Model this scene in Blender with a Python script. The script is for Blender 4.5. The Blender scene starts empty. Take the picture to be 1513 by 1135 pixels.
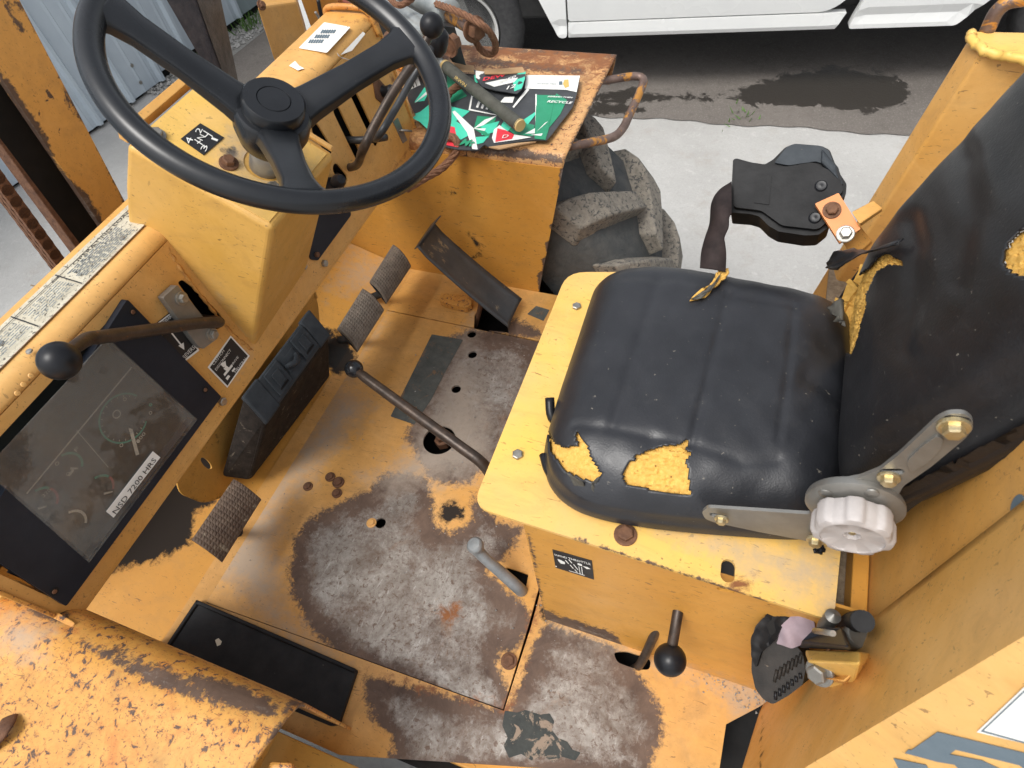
import bpy, bmesh, math, random
import numpy as np
from mathutils import Vector, Matrix
from mathutils.geometry import delaunay_2d_cdt
random.seed(7); rng = np.random.default_rng(7)
S = bpy.context.scene; COL = S.collection
# ---------------------------------------------------------------- camera
R = np.array([[0.9339368, 0.3397224, -0.1111339], [0.2130262, -0.7786875, -0.5901403], [-0.2870225, 0.5274793, -0.7996147]])
U_, Sv, V_ = np.linalg.svd(R); R = U_ @ V_
FPX = 927.8; PP = np.array([756.5, 567.5]); H = 1.3; CAM = np.array([0., 0., H])
cd = bpy.data.cameras.new('camera'); cam = bpy.data.objects.new('camera', cd); COL.objects.link(cam); S.camera = cam
cd.sensor_width = 36; cd.lens = FPX*36/1513; cd.clip_end = 500; cd.clip_start = .02
cam.matrix_world = Matrix(((R[0, 0], -R[1, 0], -R[2, 0], 0), (R[0, 1], -R[1, 1], -R[2, 1], 0), (R[0, 2], -R[1, 2], -R[2, 2], H), (0, 0, 0, 1)))
cd.dof.use_dof = True; cd.dof.focus_distance = 1.2; cd.dof.aperture_fstop = 13.0
# ---------------------------------------------------------------- world, sun (bright overcast)
SUN_EL, SUN_AZ = math.radians(62), math.radians(208)
W = bpy.data.worlds.new('World'); S.world = W; W.use_nodes = True
wt = W.node_tree; wt.nodes.clear()
sky = wt.nodes.new('ShaderNodeTexSky'); sky.sky_type = 'NISHITA'; sky.sun_disc = False
sky.sun_elevation = SUN_EL; sky.sun_rotation = SUN_AZ; sky.dust_density = 4; sky.air_density = 1.0
hs = wt.nodes.new('ShaderNodeHueSaturation'); hs.inputs['Saturation'].default_value = .25
bg = wt.nodes.new('ShaderNodeBackground'); bg.inputs[1].default_value = .15
wo = wt.nodes.new('ShaderNodeOutputWorld')
wt.links.new(sky.outputs[0], hs.inputs['Color']); wt.links.new(hs.outputs[0], bg.inputs[0]); wt.links.new(bg.outputs[0], wo.inputs[0])
sd_ = bpy.data.lights.new('sun', 'SUN'); sd_.energy = 1.3; sd_.angle = math.radians(22); sd_.color = (1, .97, .92)
sun = bpy.data.objects.new('sun', sd_); COL.objects.link(sun)
# blender sky: rotation measured clockwise from +Y
sdir = Vector((math.sin(SUN_AZ)*math.cos(SUN_EL), math.cos(SUN_AZ)*math.cos(SUN_EL), math.sin(SUN_EL)))
sun.rotation_euler = sdir.to_track_quat('Z', 'Y').to_euler()
S.view_settings.view_transform = 'Standard'; S.view_settings.look = 'None'; S.view_settings.exposure = .58
S.view_settings.gamma = 1; S.view_settings.use_curve_mapping = False
# ---------------------------------------------------------------- geometry from measured sight lines
def ray(x, y): return R.T @ np.array([(x-PP[0])/FPX, (y-PP[1])/FPX, 1.0])
def PZ(x, y, z): d = ray(x, y); return CAM + d*((z-H)/d[2])
def PX(x, y, X): d = ray(x, y); return CAM + d*(X/d[0])
def PY(x, y, Y): d = ray(x, y); return CAM + d*(Y/d[1])
def PN(x, y, P, n):
    d = ray(x, y); n = np.asarray(n, float); return CAM + d*(((np.asarray(P)-CAM) @ n)/(d @ n))
def proj(P):
    c = (np.atleast_2d(P)-CAM) @ R.T; return PP + FPX*c[:, :2]/c[:, 2:3]
def A(*v): return np.array(v, float)
def unit(v): v = np.asarray(v, float); return v/np.linalg.norm(v)
class Plane:
    def __init__(s, P, n):
        s.P = A(*P); s.n = unit(n)
        if (CAM-s.P) @ s.n < 0: s.n = -s.n
        h = A(0, 0, 1) if abs(s.n[2]) < .9 else A(1, 0, 0)
        s.u = unit(np.cross(h, s.n)); s.v = np.cross(s.n, s.u)
    def px(s, x, y): return PN(x, y, s.P, s.n)
    def uv(s, P): d = np.asarray(P)-s.P; return np.array([d @ s.u, d @ s.v])
    def w(s, u, v, h=0): return s.P + s.u*u + s.v*v + s.n*h
    def off(s, h): return Plane(s.P + s.n*h, s.n)
FLOOR = Plane((0, 0, 0), (0, 0, 1)); DASH = Plane((-.8065, 0, .42), (.9933, 0, .115))
# ---------------------------------------------------------------- materials
MATS = {}
class NT:
    def __init__(s, name):
        s.m = bpy.data.materials.new(name); s.m.use_nodes = True; s.t = s.m.node_tree; s.t.nodes.clear()
        s.o = s.t.nodes.new('ShaderNodeOutputMaterial'); s.b = s.t.nodes.new('ShaderNodeBsdfPrincipled')
        s.t.links.new(s.b.outputs[0], s.o.inputs[0]); s.c = s.t.nodes.new('ShaderNodeTexCoord').outputs['Object']
        MATS[name] = s.m
    def ln(s, a, b): s.t.links.new(a, b)
    def put(s, v, sock):
        if hasattr(v, 'links'): s.ln(v, sock)
        elif isinstance(v, (tuple, list)): sock.default_value = (*v, 1) if len(v) == 3 and len(sock.default_value) == 4 else v
        else: sock.default_value = v
    def noise(s, sc, det=4, rough=.6, dist=0, vec=None, seed=0):
        n = s.t.nodes.new('ShaderNodeTexNoise'); n.inputs['Scale'].default_value = sc; n.inputs['Detail'].default_value = det
        n.inputs['Roughness'].default_value = rough; n.inputs['Distortion'].default_value = dist
        v = vec or s.c
        if seed: 
            a = s.t.nodes.new('ShaderNodeVectorMath'); a.operation = 'ADD'; s.ln(v, a.inputs[0]); a.inputs[1].default_value = (seed*3.1, seed*1.7, seed*5.3); v = a.outputs[0]
        s.ln(v, n.inputs['Vector']); return n.outputs['Fac']
    def scale(s, vec3):
        a = s.t.nodes.new('ShaderNodeVectorMath'); a.operation = 'MULTIPLY'; s.ln(s.c, a.inputs[0]); a.inputs[1].default_value = vec3; return a.outputs[0]
    def math(s, op, a, b=0., c=None):
        n = s.t.nodes.new('ShaderNodeMath'); n.operation = op; s.put(a, n.inputs[0]); s.put(b, n.inputs[1])
        if c is not None: s.put(c, n.inputs[2])
        return n.outputs[0]
    def ramp(s, v, lo, hi, a=0., b=1.):
        n = s.t.nodes.new('ShaderNodeMapRange'); s.put(v, n.inputs[0])
        for i, k in enumerate((lo, hi, a, b)): n.inputs[i+1].default_value = k
        return n.outputs[0]
    def mix(s, f, a, b):
        n = s.t.nodes.new('ShaderNodeMix'); n.data_type = 'RGBA'; s.put(f, n.inputs[0]); s.put(a, n.inputs[6]); s.put(b, n.inputs[7]); return n.outputs[2]
    def mixf(s, f, a, b):
        n = s.t.nodes.new('ShaderNodeMix'); s.put(f, n.inputs[0]); s.put(a, n.inputs[2]); s.put(b, n.inputs[3]); return n.outputs[0]
    def attr(s, name):
        n = s.t.nodes.new('ShaderNodeAttribute'); n.attribute_name = name; return n.outputs['Fac']
    def bump(s, h, st=.2, dist=.002):
        n = s.t.nodes.new('ShaderNodeBump'); n.inputs['Strength'].default_value = st; n.inputs['Distance'].default_value = dist
        s.ln(h, n.inputs['Height']); s.ln(n.outputs[0], s.b.inputs['Normal'])
    def out(s, col=None, rough=None, metal=None, spec=None):
        if col is not None: s.put(col, s.b.inputs['Base Color'])
        if rough is not None: s.put(rough, s.b.inputs['Roughness'])
        if metal is not None: s.put(metal, s.b.inputs['Metallic'])
        if spec is not None: s.b.inputs['Specular IOR Level'].default_value = spec
        return s.m
def worn_paint(name, base, faded, chip=.70, chip_scale=28, grime=.25, orange=None, stretch=(1, 1, 1), rough=.42, wamp=.2, cdist=.8):
    s = NT(name)
    n1 = s.noise(4, 5, .6); n2 = s.noise(45, 8, .7, seed=1); n3 = s.noise(11, 6, .65, .4, seed=2)
    col = s.mix(s.ramp(n1, .35, .65), base, faded)
    if orange: col = s.mix(s.ramp(s.noise(7, 9, .72, .8, seed=5), .52, .66, 0, .8), col, orange)
    col = s.mix(s.ramp(n2, .3, .75, 0, grime), col, tuple(c*.45 for c in base))
    col = s.mix(s.ramp(n3, .55, .8, 0, grime*1.6), col, (.20, .13, .06))
    # scratches and fine specks
    sv = s.scale((12, 70, 40)); sc = s.ramp(s.noise(3.0, 3, .5, 1.8, vec=sv, seed=3), .665, .69)
    sp = s.math('MAXIMUM', s.ramp(s.noise(170, 2, .5, seed=4), .68, .72), s.ramp(s.noise(62, 3, .5, .6, seed=14), .70, .72))
    sp = s.math('MULTIPLY', sp, s.ramp(s.noise(5, 4, .6, seed=22), .42, .62))
    col = s.mix(s.ramp(s.noise(8, 9, .78, 1.2, vec=s.scale((1, 3, 3)), seed=17), .5, .72, 0, .32), col, (.34, .19, .07))
    col = s.mix(s.ramp(s.noise(5, 10, .78, .8, seed=18), .52, .75, 0, .35), col, tuple(min(1, c*1.15+.06) for c in faded))
    col = s.mix(s.math('MULTIPLY', s.math('MAXIMUM', sc, sp), .6), col, (.10, .055, .03))
    wn = s.noise(26, 10, .78, .6, seed=6); w = s.attr('wear'); wf = s.noise(110, 5, .7, .4, seed=19)
    v = s.math('ADD', s.math('ADD', w, s.ramp(wn, .25, .75, -wamp, wamp)), s.ramp(wf, .25, .75, -wamp*.8, wamp*.8))
    big = s.noise(7, 8, .7, .8, seed=15)
    m1 = s.ramp(v, .44, .55); m2 = s.ramp(s.math('ADD', v, s.math('ADD', s.ramp(big, .3, .7, -.30, .14), s.ramp(s.noise(60, 8, .78, .5, seed=20), .3, .7, -.14, .14))), .66, 1.0)
    cv = s.scale(stretch)
    ch = s.ramp(s.noise(chip_scale, 6, .66, cdist, vec=cv, seed=7), chip, chip+.012)
    m1 = s.math('MAXIMUM', m1, ch)
    if orange: col = s.mix(s.ramp(s.noise(chip_scale, 6, .66, cdist, vec=cv, seed=7), chip-.09, chip, 0, .45), col, (.42, .12, .03))
    if orange: col = s.mix(s.ramp(s.noise(240, 4, .6, .3, seed=24), .60, .66, 0, .8), col, (.20, .08, .04))

    brown = s.mix(s.ramp(s.noise(16, 8, .75, .6, seed=8), .3, .7), (.060, .036, .026), (.155, .10, .07))
    steel = s.mix(s.ramp(s.noise(12, 9, .75, .6, seed=9), .35, .68), (.18, .15, .125), (.45, .43, .395))
    steel = s.mix(s.ramp(s.noise(95, 6, .72, .6, seed=10), .55, .61, 0, .75), steel, (.11, .06, .038))
    steel = s.mix(s.ramp(s.noise(34, 9, .8, .6, seed=16), .48, .7, 0, .6), steel, (.13, .09, .07))
    steel = s.mix(s.ramp(s.noise(2.2, 5, .6, 2.2, vec=s.scale((30, 5, 5)), seed=21), .62, .66, 0, .35), steel, (.60, .59, .57))
    steel = s.mix(s.ramp(s.noise(9, 8, .75, .5, seed=11), .56, .72, 0, .6), steel, (.28, .14, .065))
    col = s.mix(m1, col, s.mix(m2, brown, steel))
    r = s.attr('rust'); rv = s.ramp(s.math('ADD', r, s.ramp(wn, .2, .8, -.3, .3)), .46, .6)
    col = s.mix(rv, col, s.mix(s.noise(30, 5, .6, seed=13), (.12, .045, .02), (.34, .13, .04)))
    g = s.attr('dark_blotch'); gv = s.ramp(s.math('ADD', g, s.ramp(s.noise(38, 9, .75, seed=12), .25, .75, -.22, .22)), .47, .60)
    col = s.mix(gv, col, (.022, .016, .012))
    d = s.attr('dust'); dv = s.ramp(s.math('ADD', d, s.ramp(n2, .25, .75, -.25, .25)), .4, .95, 0, .8)
    col = s.mix(dv, col, (.38, .32, .26))
    s.bump(s.math('SUBTRACT', s.math('MULTIPLY', n2, .25), s.math('MULTIPLY', m1, .5)), .35, .0012)
    ro = s.mixf(m1, s.ramp(n3, .3, .7, rough-.07, rough+.12), s.mixf(m2, .62, .42)); ro = s.mixf(dv, ro, .9); ro = s.mixf(gv, ro, .95)
    return s.out(col, ro, s.math('MULTIPLY', m1, s.math('MULTIPLY', m2, .55)), .4)
YEL, FAD = (.63, .32, .075), (.70, .405, .135)
mYrearLit = worn_paint('lit_rear_paint', (.68, .36, .085), (.74, .44, .15), .75, 24, .12)  # yellow paint lightened so the dim rear pillar looks lit
mY = worn_paint('yellow_paint', YEL, FAD, .735, 30, .18)
mYfloor = worn_paint('floor_paint', (.60, .30, .07), (.66, .37, .13), .70, 60, .35, wamp=.13)
mYfend = worn_paint('fender_paint', (.60, .285, .055), (.68, .37, .10), .592, 90, .35, orange=(.52, .16, .035), cdist=.5)
mYfendR = worn_paint('right_fender_paint', (.62, .33, .12), (.70, .42, .19), .60, 75, .5, orange=(.34, .19, .11))
mYwall = worn_paint('wall_paint', (.58, .27, .045), (.62, .31, .06), .75, 24, .15)
mYpale = worn_paint('pale_yellow_paint', (.80, .50, .10), (.72, .45, .16), .78, 40, .10)
mYmast = worn_paint('mast_paint', (.68, .35, .085), (.72, .38, .10), .665, 26, .15)
mYcowl = worn_paint('cowl_paint', (.58, .32, .06), (.68, .40, .11), .78, 30, .15)
def simple(name, a, b, rough=.5, metal=0., sc=30, bump=.15, bd=.001, det=6, spec=.4, spots=None):
    s = NT(name); n = s.noise(sc, det, .65); col = s.mix(s.ramp(n, .3, .7), a, b)
    if spots: col = s.mix(s.ramp(s.noise(spots[1], 6, .7, .6, seed=3), spots[2], spots[2]+.05), col, spots[0])
    s.bump(s.noise(sc*4, 4, .6, seed=2), bump, bd); return s.out(col, s.ramp(s.noise(sc*.4, 4, .6, seed=4), .3, .7, rough-.08, rough+.08), metal, spec)
mBlackPl = simple('black_plastic', (.007, .0075, .009), (.014, .015, .018), .36, 0, 12, .1, spec=.28)
mWheel = simple('wheel_rubber', (.007, .008, .010), (.016, .018, .021), .28, 0, 9, .12, spec=.45, spots=((.12, .11, .10), 60, .70))
mFrame = simple('gauge_frame_plastic', (.008, .011, .018), (.018, .023, .033), .5, 0, 9, .25, spec=.25, spots=((.10, .09, .07), 26, .72))
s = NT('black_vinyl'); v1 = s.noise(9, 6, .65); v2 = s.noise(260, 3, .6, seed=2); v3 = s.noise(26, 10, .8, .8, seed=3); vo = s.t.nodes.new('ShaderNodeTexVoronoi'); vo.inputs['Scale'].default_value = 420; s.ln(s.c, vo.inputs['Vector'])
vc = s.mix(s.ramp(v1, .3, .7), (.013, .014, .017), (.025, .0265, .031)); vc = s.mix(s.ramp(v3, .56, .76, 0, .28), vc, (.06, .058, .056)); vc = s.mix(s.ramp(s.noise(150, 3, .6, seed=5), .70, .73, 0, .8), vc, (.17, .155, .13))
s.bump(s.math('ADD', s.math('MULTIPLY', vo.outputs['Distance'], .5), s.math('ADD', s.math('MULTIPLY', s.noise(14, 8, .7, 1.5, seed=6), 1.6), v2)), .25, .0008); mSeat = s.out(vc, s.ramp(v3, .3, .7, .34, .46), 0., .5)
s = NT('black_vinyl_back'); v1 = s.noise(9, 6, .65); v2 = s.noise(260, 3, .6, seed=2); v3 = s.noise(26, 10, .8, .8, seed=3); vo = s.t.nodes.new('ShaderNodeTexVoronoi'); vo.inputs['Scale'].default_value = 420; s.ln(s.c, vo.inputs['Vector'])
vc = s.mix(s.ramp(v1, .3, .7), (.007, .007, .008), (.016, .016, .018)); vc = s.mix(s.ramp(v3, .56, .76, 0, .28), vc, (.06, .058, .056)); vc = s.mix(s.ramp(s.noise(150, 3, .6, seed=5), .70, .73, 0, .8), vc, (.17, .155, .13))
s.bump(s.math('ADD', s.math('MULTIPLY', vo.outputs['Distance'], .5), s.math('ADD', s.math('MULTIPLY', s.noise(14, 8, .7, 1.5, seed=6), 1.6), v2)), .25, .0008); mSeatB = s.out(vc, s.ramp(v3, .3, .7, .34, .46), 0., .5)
mVinIn = simple('vinyl_backing', (.06, .055, .045), (.10, .095, .08), .8, 0, 60)
mFoam = simple('yellow_foam', (.62, .34, .06), (.78, .50, .14), .95, 0, 160, 1.0, .003, spec=.1)
s = NT('seat_foam'); fn = s.noise(210, 4, .7); fb = s.noise(38, 8, .75, .5, seed=2)
fc = s.mix(s.ramp(fn, .3, .7), (.58, .32, .065), (.74, .46, .13)); fc = s.mix(s.ramp(fb, .5, .75, 0, .35), fc, (.46, .24, .05)); fc = s.mix(s.ramp(s.noise(90, 3, .6, seed=4), .68, .72), fc, (.12, .06, .02))
s.bump(s.math('ADD', fn, s.math('MULTIPLY', fb, .8)), .4, .0015); mFoam2 = s.out(fc, .95, spec=.1)
mSteel = simple('grey_steel', (.20, .195, .18), (.29, .285, .265), .42, .6, 20, .1)
mRod = simple('worn_dark_steel', (.03, .024, .02), (.085, .06, .045), .42, .4, 40, .4, spots=((.16, .075, .035), 50, .63))
mBlackSt = simple('black_painted_steel', (.028, .03, .033), (.06, .062, .064), .42, .3, 18, .3, spots=((.20, .16, .11), 30, .66))
mZinc = simple('zinc_bolt', (.26, .25, .22), (.42, .40, .36), .42, .8, 120, .2, spots=((.28, .18, .08), 90, .62))
mBrass = simple('yellow_zinc', (.50, .40, .20), (.62, .54, .36), .35, .8, 120, .2)
mRustB = simple('rusty_bolt', (.10, .05, .03), (.22, .11, .06), .75, .3, 80, .6)
mRust = simple('rusty_steel', (.09, .045, .028), (.20, .10, .055), .8, .2, 60, .8, .002)
mRope = simple('rusty_rope', (.13, .06, .035), (.26, .13, .07), .75, .2, 90, .8, .002)
mHandle = simple('rusted_tube', (.13, .085, .07), (.24, .17, .14), .5, .5, 40, .4, spots=((.55, .26, .06), 18, .52))
mChrome = simple('galvanised_tube', (.33, .36, .36), (.50, .52, .50), .4, .6, 30, .2, spots=((.2, .13, .08), 25, .66))
mKnob = simple('pale_knob_plastic', (.36, .335, .325), (.46, .43, .415), .5, 0, 30, .1, spots=((.32, .27, .24), 30, .68))
mPad = simple('pedal_rubber', (.085, .055, .04), (.17, .12, .085), .7, .1, 40, .4, spots=((.26, .21, .15), 30, .6))
mPadG = simple('grey_pedal_rubber', (.12, .10, .08), (.24, .20, .16), .65, .1, 50, .4)
mAccel = simple('accelerator_steel', (.045, .05, .055), (.085, .085, .085), .38, .3, 14, .3, spots=((.27, .21, .13), 12, .60))
mMat = simple('black_mat_rubber', (.011, .012, .014), (.024, .025, .027), .65, 0, 26, .5, spec=.25, spots=((.11, .10, .09), 70, .68))
mTape = simple('anti_slip_tape', (.055, .06, .055), (.095, .10, .09), .85, 0, 40, .9, spots=((.16, .10, .06), 40, .58))
mTape2 = simple('worn_anti_slip_tape', (.030, .035, .034), (.055, .06, .056), .8, 0, 40, .9, spots=((.26, .20, .15), 34, .53))
mCase = simple('case_plastic', (.028, .034, .040), (.050, .058, .066), .66, 0, 30, .5, spec=.25, spots=((.14, .12, .10), 50, .68))
mCaseD = simple('case_side_plastic', (.012, .010, .009), (.035, .028, .023), .75, 0, 60, .6, spec=.2, spots=((.11, .09, .07), 45, .6))
mTyre = simple('tyre_rubber', (.045, .05, .052), (.09, .09, .085), .8, 0, 26, .8, .004)
mLug = simple('worn_lug_rubber', (.15, .138, .118), (.28, .25, .205), .88, 0, 60, .9, .003, spots=((.07, .07, .068), 90, .54))
mOrange = simple('orange_bracket_paint', (.60, .20, .05), (.68, .26, .08), .45, 0, 12, .1)
mBelt = simple('belt_webbing', (.016, .012, .012), (.045, .032, .030), .8, 0, 30, .4, spec=.2)
mBuck = simple('buckle_plastic', (.012, .011, .010), (.035, .03, .026), .6, 0, 26, .6, spec=.25, spots=((.15, .12, .09), 60, .66))
mBoot = simple('moulded_boot_rubber', (.007, .0072, .0078), (.018, .018, .019), .55, 0, 22, .5, spec=.18)
mCloth = simple('mauve_cloth', (.26, .20, .23), (.36, .29, .32), .9, 0, 30, .4)
mSolenoid = simple('cast_grey', (.20, .22, .23), (.32, .33, .33), .5, .4, 30, .4)
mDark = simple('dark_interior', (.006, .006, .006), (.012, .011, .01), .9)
mDirt = simple('sandy_dirt', (.20, .15, .10), (.34, .27, .19), .95, 0, 120, 1.0, .004)
mWhiteT = simple('truck_white_paint', (.72, .73, .72), (.78, .79, .77), .25, 0, 4, .0, spec=.5)
mTTyre = simple('truck_tyre_rubber', (.03, .03, .032), (.055, .055, .055), .75, 0, 40, .6)
mRim = simple('painted_rim', (.50, .50, .48), (.62, .62, .60), .45, .2, 20, .1)
mUnder = simple('underbody_black', (.012, .012, .012), (.02, .02, .02), .8)
mGlassD = simple('dark_window_glass', (.02, .025, .03), (.03, .035, .04), .08)
mSiding = simple('blue_grey_siding', (.47, .54, .60), (.54, .61, .66), .5, .1, 3, .05)
mSidG = simple('grey_green_siding', (.25, .31, .32), (.29, .35, .36), .55, .1, 3, .05)
mBlk = simple('black_print', (.015, .016, .018), (.022, .022, .024), .5)
mWht = simple('white_print', (.72, .72, .68), (.80, .80, .76), .6)
mLabel = simple('white_label', (.70, .68, .62), (.80, .78, .74), .6, 0, 60, spots=((.35, .28, .2), 60, .66))
mGreen = simple('green_print', (.02, .24, .12), (.03, .28, .15), .45)
mMint = simple('mint_print', (.06, .55, .36), (.08, .60, .42), .45)
mRed = simple('red_print', (.70, .04, .06), (.75, .06, .08), .45)
mCarton = simple('carton_black', (.04, .043, .046), (.06, .063, .067), .42)
mBoard = simple('brown_board', (.42, .26, .13), (.50, .32, .17), .85)
mGrey = simple('slate_print', (.10, .14, .17), (.14, .18, .21), .5)
mWood = simple('handle_end_wood', (.55, .38, .15), (.65, .48, .22), .8)
mGrip = simple('hammer_grip', (.055, .055, .045), (.09, .09, .075), .8, 0, 50, .6)
mGold = simple('gold_print', (.55, .38, .10), (.6, .42, .14), .5)
mGrass = simple('grass_blade', (.06, .14, .02), (.10, .20, .04), .7)
mStone = simple('gravel_stone', (.18, .18, .17), (.42, .41, .39), .9, 0, 9)
mWeld = simple('weld_rust', (.36, .17, .05), (.62, .32, .08), .7, 0, 90, .8)
mGaugeG = simple('gauge_green', (.02, .30, .20), (.04, .38, .26), .5)
mGaugeR = simple('gauge_red', (.40, .05, .05), (.46, .08, .07), .5)
mGaugeW = simple('gauge_cream', (.60, .56, .44), (.72, .68, .55), .5)
mPost = simple('dark_rough_steel', (.045, .045, .055), (.11, .10, .105), .6, .2, 40, .8, .003)
mPost2 = simple('brown_rough_steel', (.06, .05, .042), (.13, .11, .095), .6, .2, 40, .8, .003)
# dusty clear lens
s = NT('dusty_lens'); dn = s.noise(6, 12, .78, .2)
band = s.ramp(dn, .47, .53)
s.b.inputs['Base Color'].default_value = (.24, .25, .24, 1)
band = s.math('MAXIMUM', band, s.math('MULTIPLY', s.ramp(s.noise(22, 9, .8, .2, seed=6), .55, .6), .6)); tr = s.t.nodes.new('ShaderNodeBsdfTransparent'); gl = s.t.nodes.new('ShaderNodeBsdfGlossy'); gl.inputs['Roughness'].default_value = .12
m1_ = s.t.nodes.new('ShaderNodeMixShader'); m1_.inputs[0].default_value = .05; s.ln(tr.outputs[0], m1_.inputs[1]); s.ln(gl.outputs[0], m1_.inputs[2])
m2_ = s.t.nodes.new('ShaderNodeMixShader'); s.ln(s.ramp(s.math('ADD', s.math('MULTIPLY', band, .5), s.ramp(s.noise(90, 4, .7, seed=3), .3, .7, 0, .25)), 0, 1, .07, .50), m2_.inputs[0])
s.ln(m1_.outputs[0], m2_.inputs[1]); s.ln(s.b.outputs[0], m2_.inputs[2]); s.ln(m2_.outputs[0], s.o.inputs[0]); mLens = s.m; s.b.inputs['Roughness'].default_value = .6
# placard (etched plate, worn)
s = NT('etched_placard'); n = s.noise(60, 8, .7)
col = s.mix(s.ramp(n, .35, .65), (.62, .58, .46), (.50, .45, .34)); col = s.mix(s.ramp(s.noise(170, 5, .7, .5, seed=2), .56, .62), col, (.10, .09, .07))
mPlac = s.out(col, .5, .2)
# ground materials
s = NT('concrete'); n = s.noise(1.3, 8, .65); n2 = s.noise(70, 8, .8, seed=1)
col = s.mix(s.ramp(n, .3, .7), (.33, .325, .31), (.43, .425, .41)); col = s.mix(s.ramp(n2, .5, .72, 0, .55), col, (.27, .26, .24)); col = s.mix(s.ramp(s.noise(24, 6, .75, .4, seed=7), .56, .7, 0, .5), col, (.52, .51, .49))
col = s.mix(s.ramp(s.noise(5, 8, .7, .3, seed=4), .56, .72, 0, .5), col, (.30, .27, .23)); s.bump(n2, .7, .004)
mConc = s.out(col, .9)
s = NT('asphalt'); n = s.noise(.9, 8, .65); n2 = s.noise(120, 5, .7, seed=1)
col = s.mix(s.ramp(n, .3, .7), (.10, .088, .078), (.16, .142, .125)); col = s.mix(s.ramp(n2, .52, .72, 0, .7), col, (.27, .25, .23)); col = s.mix(s.ramp(s.noise(16, 8, .75, .4, seed=8), .52, .7, 0, .5), col, (.07, .06, .05))
w = s.ramp(s.math('ADD', s.attr('wet'), s.ramp(s.noise(9, 10, .75, .5, seed=5), .25, .75, -.55, .55)), .48, .56)
col = s.mix(w, col, (.032, .027, .022)); s.bump(n2, .6, .004); mAsph = s.out(col, s.mixf(w, .9, .38))
s = NT('gravel_ground'); n2 = s.noise(90, 6, .7, seed=1); col = s.mix(s.ramp(n2, .3, .7), (.12, .12, .11), (.34, .33, .31)); s.bump(n2, .8, .01); mGravel = s.out(col, .95)
# ---------------------------------------------------------------- object helpers
FORK = None
def link(name, me, mat, parent=None, kind=None, smooth=False, bevel=0, seg=2, mats=None):
    ob = bpy.data.objects.new(name, me); COL.objects.link(ob)
    for m in (mats or [mat]): me.materials.append(m)
    if parent is not None:
        ob.parent = parent
        ob.matrix_parent_inverse = Matrix.Translation(-parent.matrix_world.translation) if parent.type == 'EMPTY' else Matrix.Identity(4)
    if kind: ob['kind'] = kind
    if smooth:
        me.polygons.foreach_set('use_smooth', [True]*len(me.polygons)); me.set_sharp_from_angle(angle=math.radians(38))
    if bevel:
        b = ob.modifiers.new('bevel', 'BEVEL'); b.width = bevel; b.segments = seg; b.limit_method = 'ANGLE'; b.angle_limit = math.radians(35); b.harden_normals = False
    return ob
def mesh(V, F, name='m'):
    me = bpy.data.meshes.new(name); me.from_pydata([tuple(map(float, v)) for v in V], [], [tuple(f) for f in F]); me.update()
    bm = bmesh.new(); bm.from_mesh(me); bmesh.ops.recalc_face_normals(bm, faces=bm.faces); bm.to_mesh(me); bm.free(); return me
def empty(name, loc, label, cat, group=None):
    o = bpy.data.objects.new(name, None); COL.objects.link(o); o.location = loc; o.empty_display_size = .1
    o.matrix_world = Matrix.Translation(loc); o['label'] = label; o['category'] = cat
    if group: o['group'] = group
    return o
def tag(o, label, cat, group=None):
    o['label'] = label; o['category'] = cat
    if group: o['group'] = group
    return o
def poly_sd(pts, poly):
    """signed distance, positive inside"""
    poly = np.asarray(poly, float); a = poly; b = np.roll(poly, -1, 0); P = np.asarray(pts)[:, None, :]
    ab = b-a; t = np.clip(((P-a)*ab).sum(2)/np.maximum((ab*ab).sum(1), 1e-12), 0, 1)
    d = np.linalg.norm(P-(a+t[..., None]*ab), axis=2).min(1)
    x, y = P[..., 0], P[..., 1]; c = ((a[:, 1] > y) != (b[:, 1] > y)) & (x < (b[:, 0]-a[:, 0])*(y-a[:, 1])/np.where(b[:, 1] == a[:, 1], 1e-9, b[:, 1]-a[:, 1])+a[:, 0])
    return np.where(c.sum(1) % 2 == 1, d, -d)
def line_d(pts, line):
    line = np.asarray(line, float); a = line[:-1]; b = line[1:]; P = np.asarray(pts)[:, None, :]; ab = b-a
    t = np.clip(((P-a)*ab).sum(2)/np.maximum((ab*ab).sum(1), 1e-12), 0, 1)
    return np.linalg.norm(P-(a+t[..., None]*ab), axis=2).min(1)
def verts_np(me):
    v = np.empty(len(me.vertices)*3); me.vertices.foreach_get('co', v); return v.reshape(-1, 3)
def paint(ob, attr, polys=(), neg=(), lines=(), soft=40., fn=None):
    """wear / rust / dark blotch map: a per-vertex value fixed on the surface"""
    me = ob.data; V = verts_np(me); q = proj(V); sdv = np.full(len(V), -1e3)
    for p in polys: sdv = np.maximum(sdv, poly_sd(q, p))
    for l, wd in lines: sdv = np.maximum(sdv, wd-line_d(q, l))
    for p in neg: sdv = np.minimum(sdv, -poly_sd(q, p))
    val = np.clip(.5+sdv/(2*soft), 0, 1)
    if fn is not None: val = np.maximum(val, fn(V))
    a = me.attributes.get(attr) or me.attributes.new(attr, 'FLOAT', 'POINT')
    a.data.foreach_set('value', val.astype(np.float32))
def resample(poly, step):
    out = []
    n = len(poly)
    for i in range(n):
        a = np.asarray(poly[i], float); b = np.asarray(poly[(i+1) % n], float); k = max(1, int(np.ceil(np.linalg.norm(b-a)/step)))
        for j in range(k): out.append(a+(b-a)*j/k)
    return out
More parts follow.
